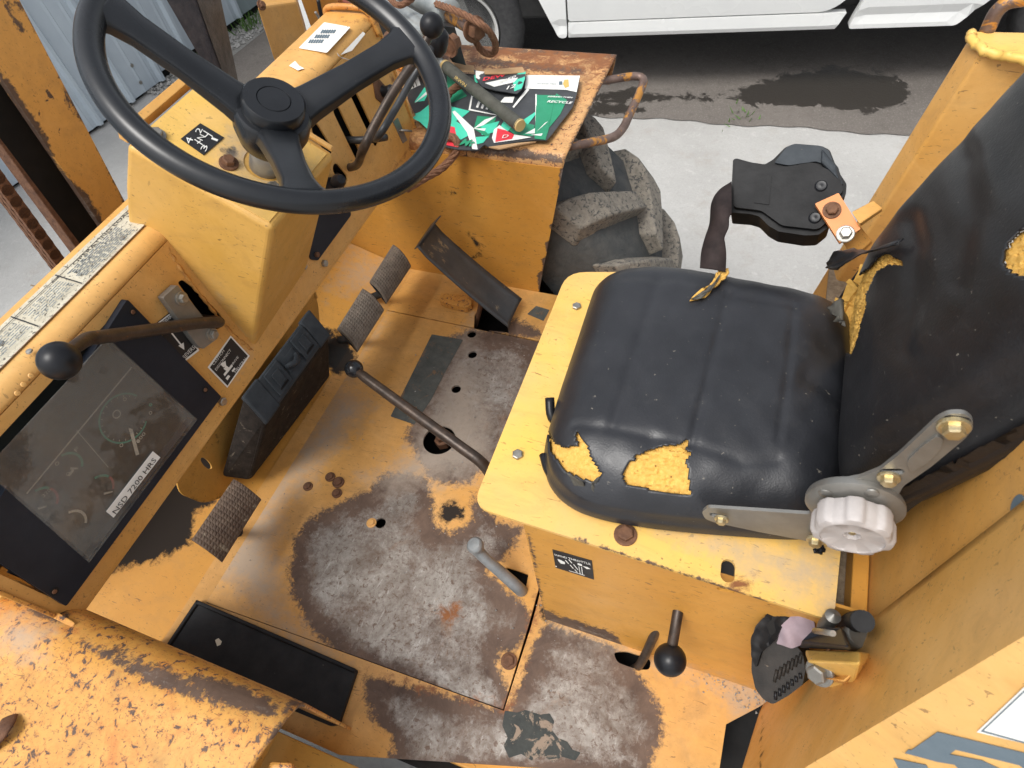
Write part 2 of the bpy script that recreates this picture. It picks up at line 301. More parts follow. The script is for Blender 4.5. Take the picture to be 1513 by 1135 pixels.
def round_poly(poly, r, k=5):
    poly = [np.asarray(p, float) for p in poly]; n = len(poly); out = []
    rr = r if hasattr(r, '__len__') else [r]*n
    for i in range(n):
        p = poly[i]; a = poly[i-1]-p; b = poly[(i+1) % n]-p; la, lb = np.linalg.norm(a), np.linalg.norm(b); q = min(rr[i], la*.45, lb*.45)
        if q <= 0: out.append(p); continue
        s0 = p+a/la*q; s1 = p+b/lb*q
        for j in range(k+1):
            t = j/k; out.append((1-t)**2*s0+2*t*(1-t)*p+t*t*s1)
    return out
def sheet(name, plane, outer, holes=(), thick=.004, step=None, mat=None, parent=None, bevel=0, kind=None, smooth=False, disp=None):
    """flat sheet with real holes; outer/holes in plane (u,v); thickness goes away from the viewer"""
    if step: outer = resample(outer, step)
    vs = [Vector(p) for p in outer]; es = [(i, (i+1) % len(vs)) for i in range(len(vs))]
    H_ = [resample(h, step) if step else [np.asarray(p) for p in h] for h in holes]
    for h in H_:
        n0 = len(vs); vs += [Vector(p) for p in h]; es += [(n0+i, n0+(i+1) % len(h)) for i in range(len(h))]
    nb = len(vs)
    if step:
        o = np.array(outer); lo, hi = o.min(0), o.max(0)
        gx, gy = np.meshgrid(np.arange(lo[0]+step/2, hi[0], step), np.arange(lo[1]+step/2, hi[1], step)); G = np.stack([gx.ravel(), gy.ravel()], 1)
        G[:, 0] += (np.arange(len(G)) % 2)*1e-5
        keep = poly_sd(G, o) > step*.45
        for h in H_: keep &= poly_sd(G, np.array(h)) < -step*.45
        vs += [Vector(p) for p in G[keep]]
    r = delaunay_2d_cdt(vs, es, [], 0, 1e-7)
    V2 = np.array([tuple(v) for v in r[0]]); T = [tuple(f) for f in r[2]]
    cen = np.array([V2[list(f)].mean(0) for f in T]); ins = poly_sd(cen, np.array(outer)) > 0
    for h in H_: ins &= poly_sd(cen, np.array(h)) < 0
    T = [f for f, k in zip(T, ins) if k]; N = len(V2)
    hgt = disp(V2) if disp is not None else np.zeros(N)
    top = [plane.w(p[0], p[1], h) for p, h in zip(V2, hgt)]; bot = [plane.w(p[0], p[1], h-thick) for p, h in zip(V2, hgt)]
    F = list(T)
    if thick > 0:
        ec = {}
        for f in T:
            for i in range(len(f)):
                e = (f[i], f[(i+1) % len(f)]); ec[e] = ec.get(e, 0)+1
        for (a, b) in ec:
            if (b, a) not in ec: F.append((b, a, a+N, b+N))
        F += [tuple(i+N for i in reversed(f)) for f in T]; V = top+bot
    else: V = top
    me = bpy.data.meshes.new(name); me.from_pydata([tuple(v) for v in V], [], F); me.update()
    bm = bmesh.new(); bm.from_mesh(me); bmesh.ops.recalc_face_normals(bm, faces=bm.faces)
    loose = [v for v in bm.verts if not v.link_faces]
    bmesh.ops.delete(bm, geom=loose, context='VERTS'); bm.to_mesh(me); bm.free()
    return link(name, me, mat, parent, kind, smooth, bevel)
def P2(plane, pts): return [plane.uv(plane.px(*p)) for p in pts]
def sheet_px(name, plane, pts, holes=(), r=0, **k):
    o = P2(plane, pts)
    if r: o = round_poly(o, r)
    return sheet(name, plane, o, [P2(plane, h) if not isinstance(h, tuple) else h[0] for h in holes], **k)
def circ(cx, cy, r, n=20, ry=None): return [A(cx+r*math.cos(t), cy+(ry or r)*math.sin(t)) for t in np.linspace(0, 2*math.pi, n, endpoint=False)]
def circ_px(plane, x, y, r, n=20):
    c = plane.uv(plane.px(x, y)); return (circ(c[0], c[1], r, n),)
def stad_px(plane, a, b, r, n=8):
    """stadium slot between two pixels"""
    p, q = plane.uv(plane.px(*a)), plane.uv(plane.px(*b)); d = unit(q-p); m = A(-d[1], d[0]); o = []
    for t in np.linspace(-90, 90, n): o.append(q+r*(d*math.cos(math.radians(t))+m*math.sin(math.radians(t))))
    for t in np.linspace(90, 270, n): o.append(p+r*(d*math.cos(math.radians(t))+m*math.sin(math.radians(t))))
    return (o,)
def frame(n):
    n = unit(n); h = A(0, 0, 1) if abs(n[2]) < .9 else A(1, 0, 0); u = unit(np.cross(h, n)); return u, np.cross(n, u), n
def lathe(name, P, n, prof, mat, parent, seg=28, smooth=True, ang0=0, bevel=0, lobes=None):
    u, v, n = frame(n); V = []; F = []
    for (r, h) in prof:
        for k in range(seg):
            t = 2*math.pi*k/seg+ang0; rr = r*(lobes(t, h) if lobes else 1); V.append(np.asarray(P)+n*h+rr*(u*math.cos(t)+v*math.sin(t)))
    for i in range(len(prof)-1):
        for k in range(seg): F.append((i*seg+k, i*seg+(k+1) % seg, (i+1)*seg+(k+1) % seg, (i+1)*seg+k))
    if prof[0][0] > 1e-5: F.append(tuple(range(seg-1, -1, -1)))
    if prof[-1][0] > 1e-5: F.append(tuple((len(prof)-1)*seg+k for k in range(seg)))
    ob = link(name, mesh(V, F), mat, parent, smooth=False, bevel=bevel)
    if smooth:
        for p in ob.data.polygons: p.use_smooth = len(p.vertices) <= 4
        ob.data.set_sharp_from_angle(angle=math.radians(40))
    return ob
def spline(P, k=6):
    P = [np.asarray(p, float) for p in P]; Q = [2*P[0]-P[1]]+P+[2*P[-1]-P[-2]]; o = []
    for i in range(1, len(Q)-2):
        for j in range(k):
            t = j/k; a, b, c, d = Q[i-1:i+3]
            o.append(.5*((2*b)+(c-a)*t+(2*a-5*b+4*c-d)*t*t+(3*b-a-3*c+d)*t**3))
    return o+[P[-1]]
def tube_mesh(P, r, seg=12, k=6, flat=1., tw=0):
    Q = spline(P, k) if k > 1 else [np.asarray(p, float) for p in P]; n = len(Q)
    rr = np.interp(np.linspace(0, 1, n), np.linspace(0, 1, len(r)), r) if hasattr(r, '__len__') else [r]*n
    V = []; F = []; up = None
    for i, p in enumerate(Q):
        t = unit(Q[min(i+1, n-1)]-Q[max(i-1, 0)])
        if up is None: up = frame(t)[0]
        up = unit(up-t*(up @ t)); s_ = np.cross(t, up)
        for j in range(seg):
            a = 2*math.pi*j/seg+tw; V.append(p+rr[i]*(up*math.cos(a)+s_*math.sin(a)*flat))
    for i in range(n-1):
        for j in range(seg): F.append((i*seg+j, i*seg+(j+1) % seg, (i+1)*seg+(j+1) % seg, (i+1)*seg+j))
    F += [tuple(range(seg-1, -1, -1)), tuple((n-1)*seg+j for j in range(seg))]
    return V, F
def tube(name, P, r, mat, parent, seg=12, k=6, **kw):
    ob = link(name, mesh(*tube_mesh(P, r, seg, k, **kw)), mat, parent)
    for p in ob.data.polygons: p.use_smooth = len(p.vertices) <= 4
    return ob
def ball(name, P, r, mat, parent, sq=1.):
    return lathe(name, P, (0, 0, 1), [(max(r*math.sin(t), 1e-6), -r*math.cos(t)*sq) for t in np.linspace(0, math.pi, 17)], mat, parent, 32)
def hexa(name, pts, mat, parent, bevel=.002, seg=2, sub=0):
    """8 corners: bottom loop 0-3, top loop 4-7"""
    F = [(0, 3, 2, 1), (4, 5, 6, 7), (0, 1, 5, 4), (1, 2, 6, 5), (2, 3, 7, 6), (3, 0, 4, 7)]
    me = mesh(pts, F)
    if sub:
        bm = bmesh.new(); bm.from_mesh(me); bmesh.ops.subdivide_edges(bm, edges=bm.edges, cuts=sub, use_grid_fill=True); bm.to_mesh(me); bm.free()
    return link(name, me, mat, parent, bevel=bevel, seg=seg)
def box(name, lo, hi, mat, parent, bevel=.002, sub=0, kind=None):
    x0, y0, z0 = lo; x1, y1, z1 = hi
    o = hexa(name, [(x0, y0, z0), (x1, y0, z0), (x1, y1, z0), (x0, y1, z0), (x0, y0, z1), (x1, y0, z1), (x1, y1, z1), (x0, y1, z1)], mat, parent, bevel, sub=sub)
    if kind: o['kind'] = kind
    return o
def prism(name, prof, axis_pts, mat, parent, bevel=.002):
    """profile of 3D points extruded by vector"""
    n = len(prof); V = [np.asarray(p) for p in prof]+[np.asarray(p)+axis_pts for p in prof]
    F = [tuple(range(n)), tuple(range(2*n-1, n-1, -1))]+[(i, (i+1) % n, n+(i+1) % n, n+i) for i in range(n)]
    return link(name, mesh(V, F), mat, parent, bevel=bevel)
def bolt(P, n, r, mat, parent, name='bolt', washer=True, h=None, ang=.3):
    h = h or r*.8; P = np.asarray(P)
    prof = [(r*1.0, .0), (r*1.0, h), (r*.8, h*1.18), (1e-6, h*1.2)]
    u, v, n = frame(n)
    V = []; F = []; wz = r*.25 if washer else 0
    if washer:
        for hh, rr in ((-.001, r*1.45), (wz, r*1.45), (wz*1.2, r*1.3)):
            for k in range(24): t = 2*math.pi*k/24; V.append(P+n*hh+rr*(u*math.cos(t)+v*math.sin(t)))
        for i in range(2):
            for k in range(24): F.append((i*24+k, i*24+(k+1) % 24, (i+1)*24+(k+1) % 24, (i+1)*24+k))
        F.append(tuple(48+k for k in range(24)))
    b0 = len(V)
    for rr, hh in prof[:3]:
        for k in range(6): t = 2*math.pi*k/6+ang; V.append(P+n*(hh+wz)+rr*(u*math.cos(t)+v*math.sin(t)))
    for i in range(2):
        for k in range(6): F.append((b0+i*6+k, b0+i*6+(k+1) % 6, b0+(i+1)*6+(k+1) % 6, b0+(i+1)*6+k))
    F.append(tuple(b0+12+k for k in range(6)))
    return link(name, mesh(V, F), mat, parent)
def graphics(name, plane, items, parent, h=.0006, warp=None):
    """flat print: list of (pixel polygon, material)"""
    V = []; F = []; ms = []; mi = []
    for k, (pg, m) in enumerate(items):
        if m not in ms: ms.append(m)
        b = len(V); V += [plane.px(*p)+plane.n*(h+k*.00002) for p in pg]
        F.append(tuple(range(b, len(V)))); mi.append(ms.index(m))
    if warp is not None: V = [warp(np.asarray(v)) for v in V]
    me = bpy.data.meshes.new(name); me.from_pydata([tuple(v) for v in V], [], F); me.update()
    ob = link(name, me, None, parent, mats=ms)
    me.polygons.foreach_set('material_index', mi)
    bm = bmesh.new(); bm.from_mesh(me)
    for f in bm.faces:
        if f.normal.dot(Vector(plane.n)) < 0: f.normal_flip()
    bmesh.ops.triangulate(bm, faces=bm.faces); bm.to_mesh(me); bm.free()
    return ob
def text(name, body, plane, a, b, height, mat, parent, h=.0012, shear=0, flip=False, warp=None, bold=0.0):
    """lettering on a plane; a -> b is the baseline in the photo"""
    cu = bpy.data.curves.new(name, 'FONT'); cu.body = body; cu.size = 1; cu.shear = shear; cu.resolution_u = 2; cu.offset = bold
    t = bpy.data.objects.new('tmp', cu); COL.objects.link(t); bpy.context.view_layer.update()
    dg = bpy.context.evaluated_depsgraph_get(); me = bpy.data.meshes.new_from_object(t.evaluated_get(dg)); bpy.data.objects.remove(t)
    V = verts_np(me); x0, x1 = V[:, 0].min(), V[:, 0].max(); y0, y1 = V[:, 1].min(), V[:, 1].max()
    P0, P1 = plane.px(*a), plane.px(*b); rt = P1-P0; L = np.linalg.norm(rt); rt /= L; up = np.cross(plane.n, rt)
    if flip: up = -up
    W_ = np.array([P0+rt*(v[0]-x0)/(x1-x0)*L+up*(v[1]-min(y0, 0))/(y1-min(y0, 0))*height+plane.n*h for v in V])
    if warp is not None: W_ = np.array([warp(q) for q in W_])
    me.vertices.foreach_set('co', W_.ravel()); me.update(); me.materials.clear()
    return link(name, me, mat, parent)
# ================================================================= GROUND
GZ = -.85
GP = Plane((0, 0, GZ), (0, 0, 1))
me = mesh([(-60, -60, GZ-.012), (60, -60, GZ-.012), (60, 60, GZ-.012), (-60, 60, GZ-.012)], [(0, 1, 2, 3)]); link('concrete_ground', me, mConc, None, 'structure')
def edgeY(x): return 3.515+.052*(x+.2)+.012*math.sin(x*9)+.007*math.sin(x*31+1)
# asphalt lane, dense where the oil stain lies
xs = np.concatenate([np.linspace(-4.05, 3.5, 190), [6, 12, 30, 60]]); ys = np.concatenate([np.linspace(0, 2.2, 56), [3, 6, 12, 30, 55]])
V = [(x, edgeY(x)+y, GZ-.006) for x in xs for y in ys]; ny = len(ys)
F = [(i*ny+j, (i+1)*ny+j, (i+1)*ny+j+1, i*ny+j+1) for i in range(len(xs)-1) for j in range(ny-1)]
asph = link('asphalt_lane', mesh(V, F), mAsph, None, 'structure')
paint(asph, 'wet', polys=[[(1085, 135), (1150, 112), (1220, 99), (1290, 104), (1335, 122), (1348, 136), (1330, 155), (1280, 168), (1230, 162), (1160, 155), (1100, 152)],
    [(850, 136), (930, 134), (1010, 138), (1100, 142), (1100, 148), (1000, 148), (880, 149)], [(860, 165), (880, 150), (960, 160), (900, 170)]], soft=14)
# concrete joint
box('concrete_joint', (-3.6, 1.35, GZ-.010), (-2.2, 1.358, GZ-.008), mDirt, None, 0, kind='structure')
# gravel strip along the shed
me = mesh([(-4.6, 3.2, GZ-.004), (-4.0, 3.35, GZ-.004), (-3.7, 7.5, GZ-.004), (-4.3, 7.5, GZ-.004)], [(0, 1, 2, 3)]); link('gravel_strip', me, mGravel, None, 'structure')
V = []; F = []
for i in range(2600):
    y = random.uniform(3.22, 6.5); x = -4.42+.1*(y-3.2)+random.uniform(0, .36); r = random.uniform(.006, .017)
    b = len(V); c = A(x, y, GZ+r*.2)
    for s3 in ((1, 0, 0), (-1, 0, 0), (0, 1, 0), (0, -1, 0), (0, 0, 1), (0, 0, -1)): V.append(c+A(*s3)*r*A(random.uniform(.7, 1.4), random.uniform(.7, 1.3), random.uniform(.5, 1)))
    F += [(b, b+2, b+4), (b+2, b+1, b+4), (b+1, b+3, b+4), (b+3, b, b+4), (b+2, b, b+5), (b+1, b+2, b+5), (b+3, b+1, b+5), (b, b+3, b+5)]
link('gravel_stones', mesh(V, F), mStone, None, 'stuff')
V = []; F = []
for (px, py, n, hh) in ((268, 100, 60, .10), (372, 38, 60, .10), (228, 118, 20, .06), (1099, 172, 22, .03), (300, 80, 20, .06)):
    c = PZ(px, py, GZ)
    for i in range(n):
        p = c+A(random.gauss(0, .05), random.gauss(0, .06), 0); a = random.uniform(0, 6.28); d = A(math.cos(a), math.sin(a), 0)*.005; t = A(random.gauss(0, .03), random.gauss(0, .03), hh*random.uniform(.5, 1.2)); b = len(V)
        V += [p-d, p+d, p+t*.6+d*.6, p+t]; F += [(b, b+1, b+2), (b, b+2, b+3)]
link('weed_tufts', mesh(V, F), mGrass, None, 'stuff')
# ================================================================= SHED
a0 = A(-4.52, 1.6, 0); a1 = A(-4.20, 4.3, 0); wd = unit(a1-a0); wn = A(wd[1], -wd[0], 0)
shed = empty('metal_shed', (a0[0], a0[1], GZ), 'long metal shed with pale blue-grey ribbed siding at the edge of the concrete', 'shed')
def siding(s0, s1, zb, mat, parent, zt=2.1):
    prof = []; s_ = s0; pitch = .305
    while s_ < s1-.001:
        e = min(s_+pitch, s1)
        for q, h in ((0, 0), (.09, 0), (.11, .004), (.115, 0), (.19, 0), (.21, .004), (.215, 0), (.245, 0), (.262, .028), (.285, .028), (.302, 0)):
            if s_+q < e-.0005: prof.append((s_+q, h))
        s_ = e
    prof.append((s1, 0)); V = []; F = []
    for s_, h in prof:
        for z in (zb, zt): V.append(a0+wd*s_+wn*h+A(0, 0, z))
    for i in range(len(prof)-1): F.append((2*i, 2*i+2, 2*i+3, 2*i+1))
    return link('siding_panel', mesh(V, F), mat, parent)
for k in range(-5, 9):
    s0, s1 = k*.9153, (k+1)*.9153-.003
    lim = (k >= 2)
    p = siding(s0, s1, GZ+(.06 if lim else .012), mSiding if k < 3 else mSidG, shed)
    V = [a0+wd*s0-wn*.03+A(0, 0, GZ-.02), a0+wd*s1-wn*.03+A(0, 0, GZ-.02), a0+wd*s1-wn*.03+A(0, 0, 2.1), a0+wd*s0-wn*.03+A(0, 0, 2.1)]
    link('wall_backing', mesh(V, [(0, 1, 2, 3)]), mDark, shed)
for s_, z in ((1.02, .08), (1.3, .08), (1.63, .08), (1.92, .08), (.7, .08), (.4, .08), (.1, .08), (1.32, .2), (1.64, .2)):
    bolt(a0+wd*s_+wn*.002+A(0, 0, GZ+z), wn, .009, mZinc, shed, 'screw')
# ================================================================= PICKUP TRUCK
ts0 = A(-1.193, 3.678, 0); td = unit(A(2.054, .369, 0)); tn = A(td[1], -td[0], 0)   # tn looks at the machine
TP = Plane(ts0, tn)
def T(s_, o, z): return ts0+td*s_-tn*o+A(0, 0, z)
truck = empty('pickup_truck', tuple(T(0, 0, GZ)), 'white pickup truck parked on the asphalt beyond the machine', 'pickup truck')
def tpx(x, y): P = TP.px(x, y); return ((P-ts0) @ td, P[2])
def side_panel(name, pts, bulge=.02, th=.05, mat=None, o0=0.):
    """side sheet from (s, z) outline, slightly bulged, given thickness"""
    uvp = [TP.uv(T(s_, 0, z)) for s_, z in pts]
    zs = [z for _, z in pts]; z0, z1 = min(zs), max(zs)
    def disp(V2):
        W_ = np.array([TP.w(p[0], p[1]) for p in V2]); t = (W_[:, 2]-z0)/(z1-z0+1e-6)
        return bulge*np.sin(np.clip(t*2.2, 0, 1)*math.pi/2)-o0-.012*np.exp(-((W_[:, 2]+.435)/.012)**2)
    return sheet(name, TP, uvp, step=.045, thick=th, mat=mat or mWhiteT, parent=truck, disp=disp, smooth=False)
sA, zA = tpx(833, 55); sB, _ = tpx(1238, 47); sC, _ = tpx(1252, 44); sD, _ = tpx(1421, 37)
zs = -.505
fend = side_panel('front_fender', round_poly([(sA-.03, zs), (sA-.17, -.2), (sA-.3, -.03), (sA-.75, .02), (sA-1.15, -.05), (sA-1.28, -.25), (sA-1.32, -.45), (sA-1.62, -.45), (sA-1.62, .25), (sA+.02, .30), (sA+.02, zs)], .04))
doorp = side_panel('rocker_sill', [(sA+.027, zs), (sB-.02, zs), (sB+.015, -.42), (sA+.03, -.42)], .012, o0=.006)
d1 = side_panel('door', round_poly([(sA+.03, -.412), (sB-.06, -.412), (sB+.05, -.28), (sB+.07, .33), (sA+.03, .33)], [.02, .1, .05, .03, .02]), .03)
bed = side_panel('cargo_bed_side', round_poly([(sC, zs), (sD-.03, zs), (sD+.12, -.33), (sD+.28, -.05), (sD+.7, .02), (sD+1.1, -.08), (sD+1.25, -.4), (sD+1.9, -.35), (sD+1.9, .38), (sC+.09, .38), (sC+.07, -.2)], .02), .02)
hexa('truck_body', [T(-1.55, .06, -.42), T(sD+1.85, .06, -.42), T(sD+1.85, 1.75, -.42), T(-1.55, 1.75, -.42), T(-1.55, .1, .2), T(sD+1.85, .1, .3), T(sD+1.85, 1.7, .3), T(-1.55, 1.7, .2)], mUnder, truck, .02)
hexa('cab', [T(sA+.1, .08, .3), T(sB+.1, .08, .3), T(sB+.1, 1.72, .3), T(sA+.1, 1.72, .3), T(sA+.75, .25, .95), T(sB-.1, .25, .95), T(sB-.1, 1.55, .95), T(sA+.75, 1.55, .95)], mGlassD, truck, .03)
hexa('roof', [T(sA+.7, .22, .95), T(sB-.05, .22, .95), T(sB-.05, 1.58, .95), T(sA+.7, 1.58, .95), T(sA+.8, .3, 1.0), T(sB-.1, .3, 1.0), T(sB-.1, 1.5, 1.0), T(sA+.8, 1.5, 1.0)], mWhiteT, truck, .02)
hexa('bonnet', [T(-1.58, .03, .2), T(sA+.12, .03, .28), T(sA+.12, 1.77, .28), T(-1.58, 1.77, .2), T(-1.5, .12, .26), T(sA+.12, .12, .36), T(sA+.12, 1.68, .36), T(-1.5, 1.68, .26)], mWhiteT, truck, .03)
def truck_wheel(sx, steer, out=.0, name='wheel'):
    c = T(sx, .10-out, GZ+.40); ax = unit(tn*math.cos(steer)+td*math.sin(steer))
    prof = [(.22, -.20), (.30, -.215), (.375, -.19), (.40, -.13), (.402, 0), (.395, .03), (.37, .06), (.31, .075), (.255, .06), (.245, .03)]
    w = lathe(name, c, ax, prof, mTTyre, truck, 64, lobes=lambda t, h: 1+(.007*math.copysign(1, math.sin(t*36)) if -.14 < h < .04 else 0))
    rim = lathe('rim', c, ax, [(.245, .03), (.240, .055), (.228, .05), (.215, .02), (.19, .012), (.12, .03), (.085, .05), (.08, .075), (.03, .085), (1e-5, .086)], mRim, w, 48)
    u, v, n = frame(ax)
    for k in range(8):
        t = k*math.pi/4+.2; q = c+ax*.0145+.165*(u*math.cos(t)+v*math.sin(t)); e = (u*math.cos(t)+v*math.sin(t)); f = np.cross(n, e); o = []
        for a in np.linspace(0, 2*math.pi, 12, endpoint=False): o.append(q+e*.014*math.cos(a)+f*.04*math.sin(a)+ax*.012)
        link('rim_hole', mesh(o, [tuple(range(12))]), mDark, w)
    for k in range(6):
        t = k*math.pi/3; bolt(c+ax*.035+.055*(u*math.cos(t)+v*math.sin(t))*1.9, ax, .011, mZinc, w, 'wheel_nut', washer=False)
    return w
pw = PY(672, 20, 3.55)
sw = (pw-ts0) @ td
truck_wheel(sw, math.radians(12), .09)
truck_wheel(sD+.68, 0)
hexa('wheel_arch_liner', [T(sw-.5, .3, -.5), T(sA-.02, .3, -.5), T(sA-.02, .9, -.5), T(sw-.5, .9, -.5), T(sw-.5, .3, .0), T(sA-.02, .3, .0), T(sA-.02, .9, .0), T(sw-.5, .9, .0)], mUnder, truck, 0)

# ================================================================= FORKLIFT
FORK = empty('forklift', (-.3, .6, GZ), 'weathered yellow rough-terrain forklift seen at its open operator station', 'forklift')
# ---- floor plates (chequer-free, worn through to bare steel)
main_wear = [(652, 500), (700, 486), (800, 486), (815, 640), (735, 690), (716, 703), (706, 735), (694, 760), (700, 785), (660, 800), (640, 785), (632, 745), (642, 715), (610, 700), (575, 700), (545, 722), (500, 745), (455, 768), (434, 795), (428, 840), (434, 885), (448, 915), (480, 950), (532, 985), (700, 1080), (760, 1050), (772, 990), (766, 960), (786, 930), (782, 905), (768, 885), (748, 868), (722, 850), (722, 835), (745, 828), (800, 820), (800, 770), (730, 760), (716, 745), (716, 703)]
main_wear = [(652, 500), (700, 486), (800, 486), (815, 640), (735, 690), (706, 700), (690, 715), (640, 712), (610, 700), (575, 700), (545, 722), (500, 745), (455, 768), (434, 795), (428, 840), (434, 885), (448, 915), (480, 950), (532, 985), (700, 1080), (760, 1050), (738, 985), (756, 965), (786, 930), (782, 905), (768, 885), (748, 868), (722, 850), (722, 838), (745, 828), (760, 800), (780, 780), (735, 770), (716, 745), (700, 735), (695, 770), (665, 788), (642, 775), (640, 745), (636, 712), (600, 640), (615, 605)]
rear_wear = [(700, 1100), (752, 1052), (790, 945), (808, 925), (850, 932), (905, 955), (950, 1000), (975, 1045), (982, 1085), (960, 1120), (900, 1135), (700, 1140)]
left_wear = [(540, 998), (720, 1040), (790, 1060), (960, 1100), (960, 1150), (560, 1150), (582, 1108), (578, 1088), (550, 1062), (538, 1030)]
def XY(pts): return [A(*p) for p in pts]
def fuv(pts): return [FLOOR.uv(A(p[0], p[1], 0)) for p in pts]
fl_main = sheet('floor_plate', FLOOR, fuv([(-.913, .1255), (-.224, .1405), (-.228, .30), (-.235, .425), (-.19, .46), (-.19, 1.010), (-.913, 1.010)]),
    [circ_px(FLOOR, 697, 494, .0125)[0], circ_px(FLOOR, 698, 524, .0125)[0], circ_px(FLOOR, 674, 575, .0125)[0], circ_px(FLOOR, 562, 773, .0125)[0], circ_px(FLOOR, 649, 650, .041, 32)[0],
     round_poly(P2(FLOOR, [(735, 845), (750, 838), (781, 849), (775, 878), (762, 874)]), .004)], thick=.006, step=.0065, mat=mYfloor, parent=FORK)
fl_rear = sheet('floor_plate', FLOOR, fuv([(-.95, -.03), (-.486, -.03), (-.014, .108), (.165, .172), (.165, .249), (.224, .304), (.224, .33), (-.2, .33), (-.2, .42), (-.2295, .42), (-.2225, .30), (-.2215, .1385), (-.530, .1325), (-.95, .1232)]),
    [round_poly(P2(FLOOR, [(906, 964), (925, 962), (962, 974), (960, 990), (940, 989), (912, 979)]), .008)], thick=.006, step=.0065, mat=mYfloor, parent=FORK)
fl_far = sheet('floor_plate', FLOOR, fuv([(-.913, 1.0135), (-.19, 1.0135), (-.19, 1.188), (-.931, 1.188)]),
    [round_poly(P2(FLOOR, [(700, 487), (701, 466), (712, 452), (745, 462), (752, 492), (740, 490)]), .004)], thick=.006, step=.0065, mat=mYfloor, parent=FORK)
rings = [[(738, 962), (766, 964), (768, 985), (756, 994), (740, 988)]]
dwear = [[(395, 800), (430, 780), (428, 900), (400, 880)], [(405, 690), (460, 640), (480, 650), (430, 720)]]
for f_, w_ in ((fl_main, [main_wear]), (fl_rear, [rear_wear, left_wear]), (fl_far, [[(725, 470), (760, 470), (800, 490), (800, 500), (700, 495)]])):
    paint(f_, 'wear', w_, neg=rings, soft=40)
    paint(f_, 'rust', [[(650, 900), (680, 892), (685, 912), (655, 925)]], lines=[([(752, 1052), (795, 885)], 3), ([(528, 988), (745, 1052)], 2)], soft=50)
    paint(f_, 'dark_blotch', [[(650, 742), (672, 740), (686, 752), (682, 768), (660, 774), (648, 762)]], lines=[([(795, 885), (805, 918)], 2)], soft=26)
    paint(f_, 'dust', [[(700, 455), (740, 700), (560, 740), (560, 690), (600, 660)], [(300, 840), (500, 560), (560, 600), (420, 760), (420, 900), (520, 985), (440, 960)], [(1050, 1000), (1150, 1000), (1150, 1060), (1085, 1060)], [(600, 690), (690, 695), (640, 720), (560, 730), (520, 700)], [(330, 830), (400, 750), (420, 800), (380, 880)]], lines=[([(300, 880), (570, 460)], 6), ([(820, 925), (1120, 1035)], 8)], soft=45)
for nm, pts, m in (('anti_slip_tape', [(638, 494), (684, 502), (660, 545), (637, 590), (612, 627), (577, 615), (600, 570)], mTape), ('anti_slip_tape', [(792, 452), (812, 458), (803, 474), (779, 464)], mTape),
                   ('worn_anti_slip_tape', [(746, 1050), (764, 1053), (776, 1049), (798, 1056), (812, 1054), (819, 1066), (815, 1078), (824, 1090), (838, 1096), (846, 1108), (858, 1112), (850, 1124), (830, 1118), (818, 1126), (802, 1117), (786, 1124), (770, 1114), (752, 1120), (744, 1102), (750, 1090), (742, 1072)], mTape2)):
    sheet_px(nm, FLOOR.off(.0012), pts, r=.002, thick=.001, mat=m, parent=FORK)
# boxed underside so the openings look into a dark chassis
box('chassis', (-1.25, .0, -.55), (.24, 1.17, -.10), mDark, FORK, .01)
box('chassis_side_beam', (-.55, .03, -.099), (.16, .1, -.05), mYwall, FORK, .004)
sheet('floor_edge', Plane((-.0, .1, -.03), unit((.2, -1, 0))), [Plane((-.0, .1, -.03), unit((.2, -1, 0))).uv(p) for p in ((-.48, -.028, -.0065), (.17, .178, -.0065), (.17, .18, -.06), (-.48, -.026, -.06))], thick=.004, mat=mYwall, parent=FORK)
# greasy hardware seen through the round opening
tube('copper_line', [PZ(680, 640, -.03), PZ(672, 668, -.06), PZ(655, 700, -.09)], .006, mOrange, FORK)
lathe('linkage_nut', PZ(655, 655, -.06), (0, 0, 1), [(.02, 0), (.02, .02), (.012, .022), (.012, .035), (1e-5, .035)], mRustB, FORK, 6, smooth=False)
for (x, y, r, m) in ((752, 977, .011, mRustB), (455, 719, .008, mRustB), (498, 729, .0085, mRustB), (488, 705, .0085, mRustB), (443, 644, .006, mRustB), (500, 713, .010, mRustB), (549, 773, .008, mYfloor)):
    bolt(PZ(x, y, .001), (0, 0, 1), r, m, fl_main, h=r*.45)
lathe('bolt_hole', PZ(325, 828, .0012), (0, 0, 1), [(.006, 0), (1e-5, .0002)], mDark, FORK, 16)
# loose grit on the floor
V = []; F = []
for i in range(420):
    if i < 260: p = PZ(random.uniform(330, 900), random.uniform(520, 1080), .002)
    else: t = random.random(); p = PZ(1040+90*t+random.gauss(0, 14), 990+50*t+random.gauss(0, 12), .002)
    if p[1] > 1.0 or p[0] < -.9 or p[1] < .13: continue
    r = random.choice((.0008, .001, .0014, .0022)); b = len(V)
    for s3 in ((1, 0, 0), (-.5, .87, 0), (-.5, -.87, 0), (0, 0, 1)): V.append(p+A(*s3)*r*random.uniform(.7, 1.5))
    F += [(b, b+1, b+3), (b+1, b+2, b+3), (b+2, b, b+3), (b, b+2, b+1)]
gr = link('grit', mesh(V, F), mStone, FORK, 'stuff')
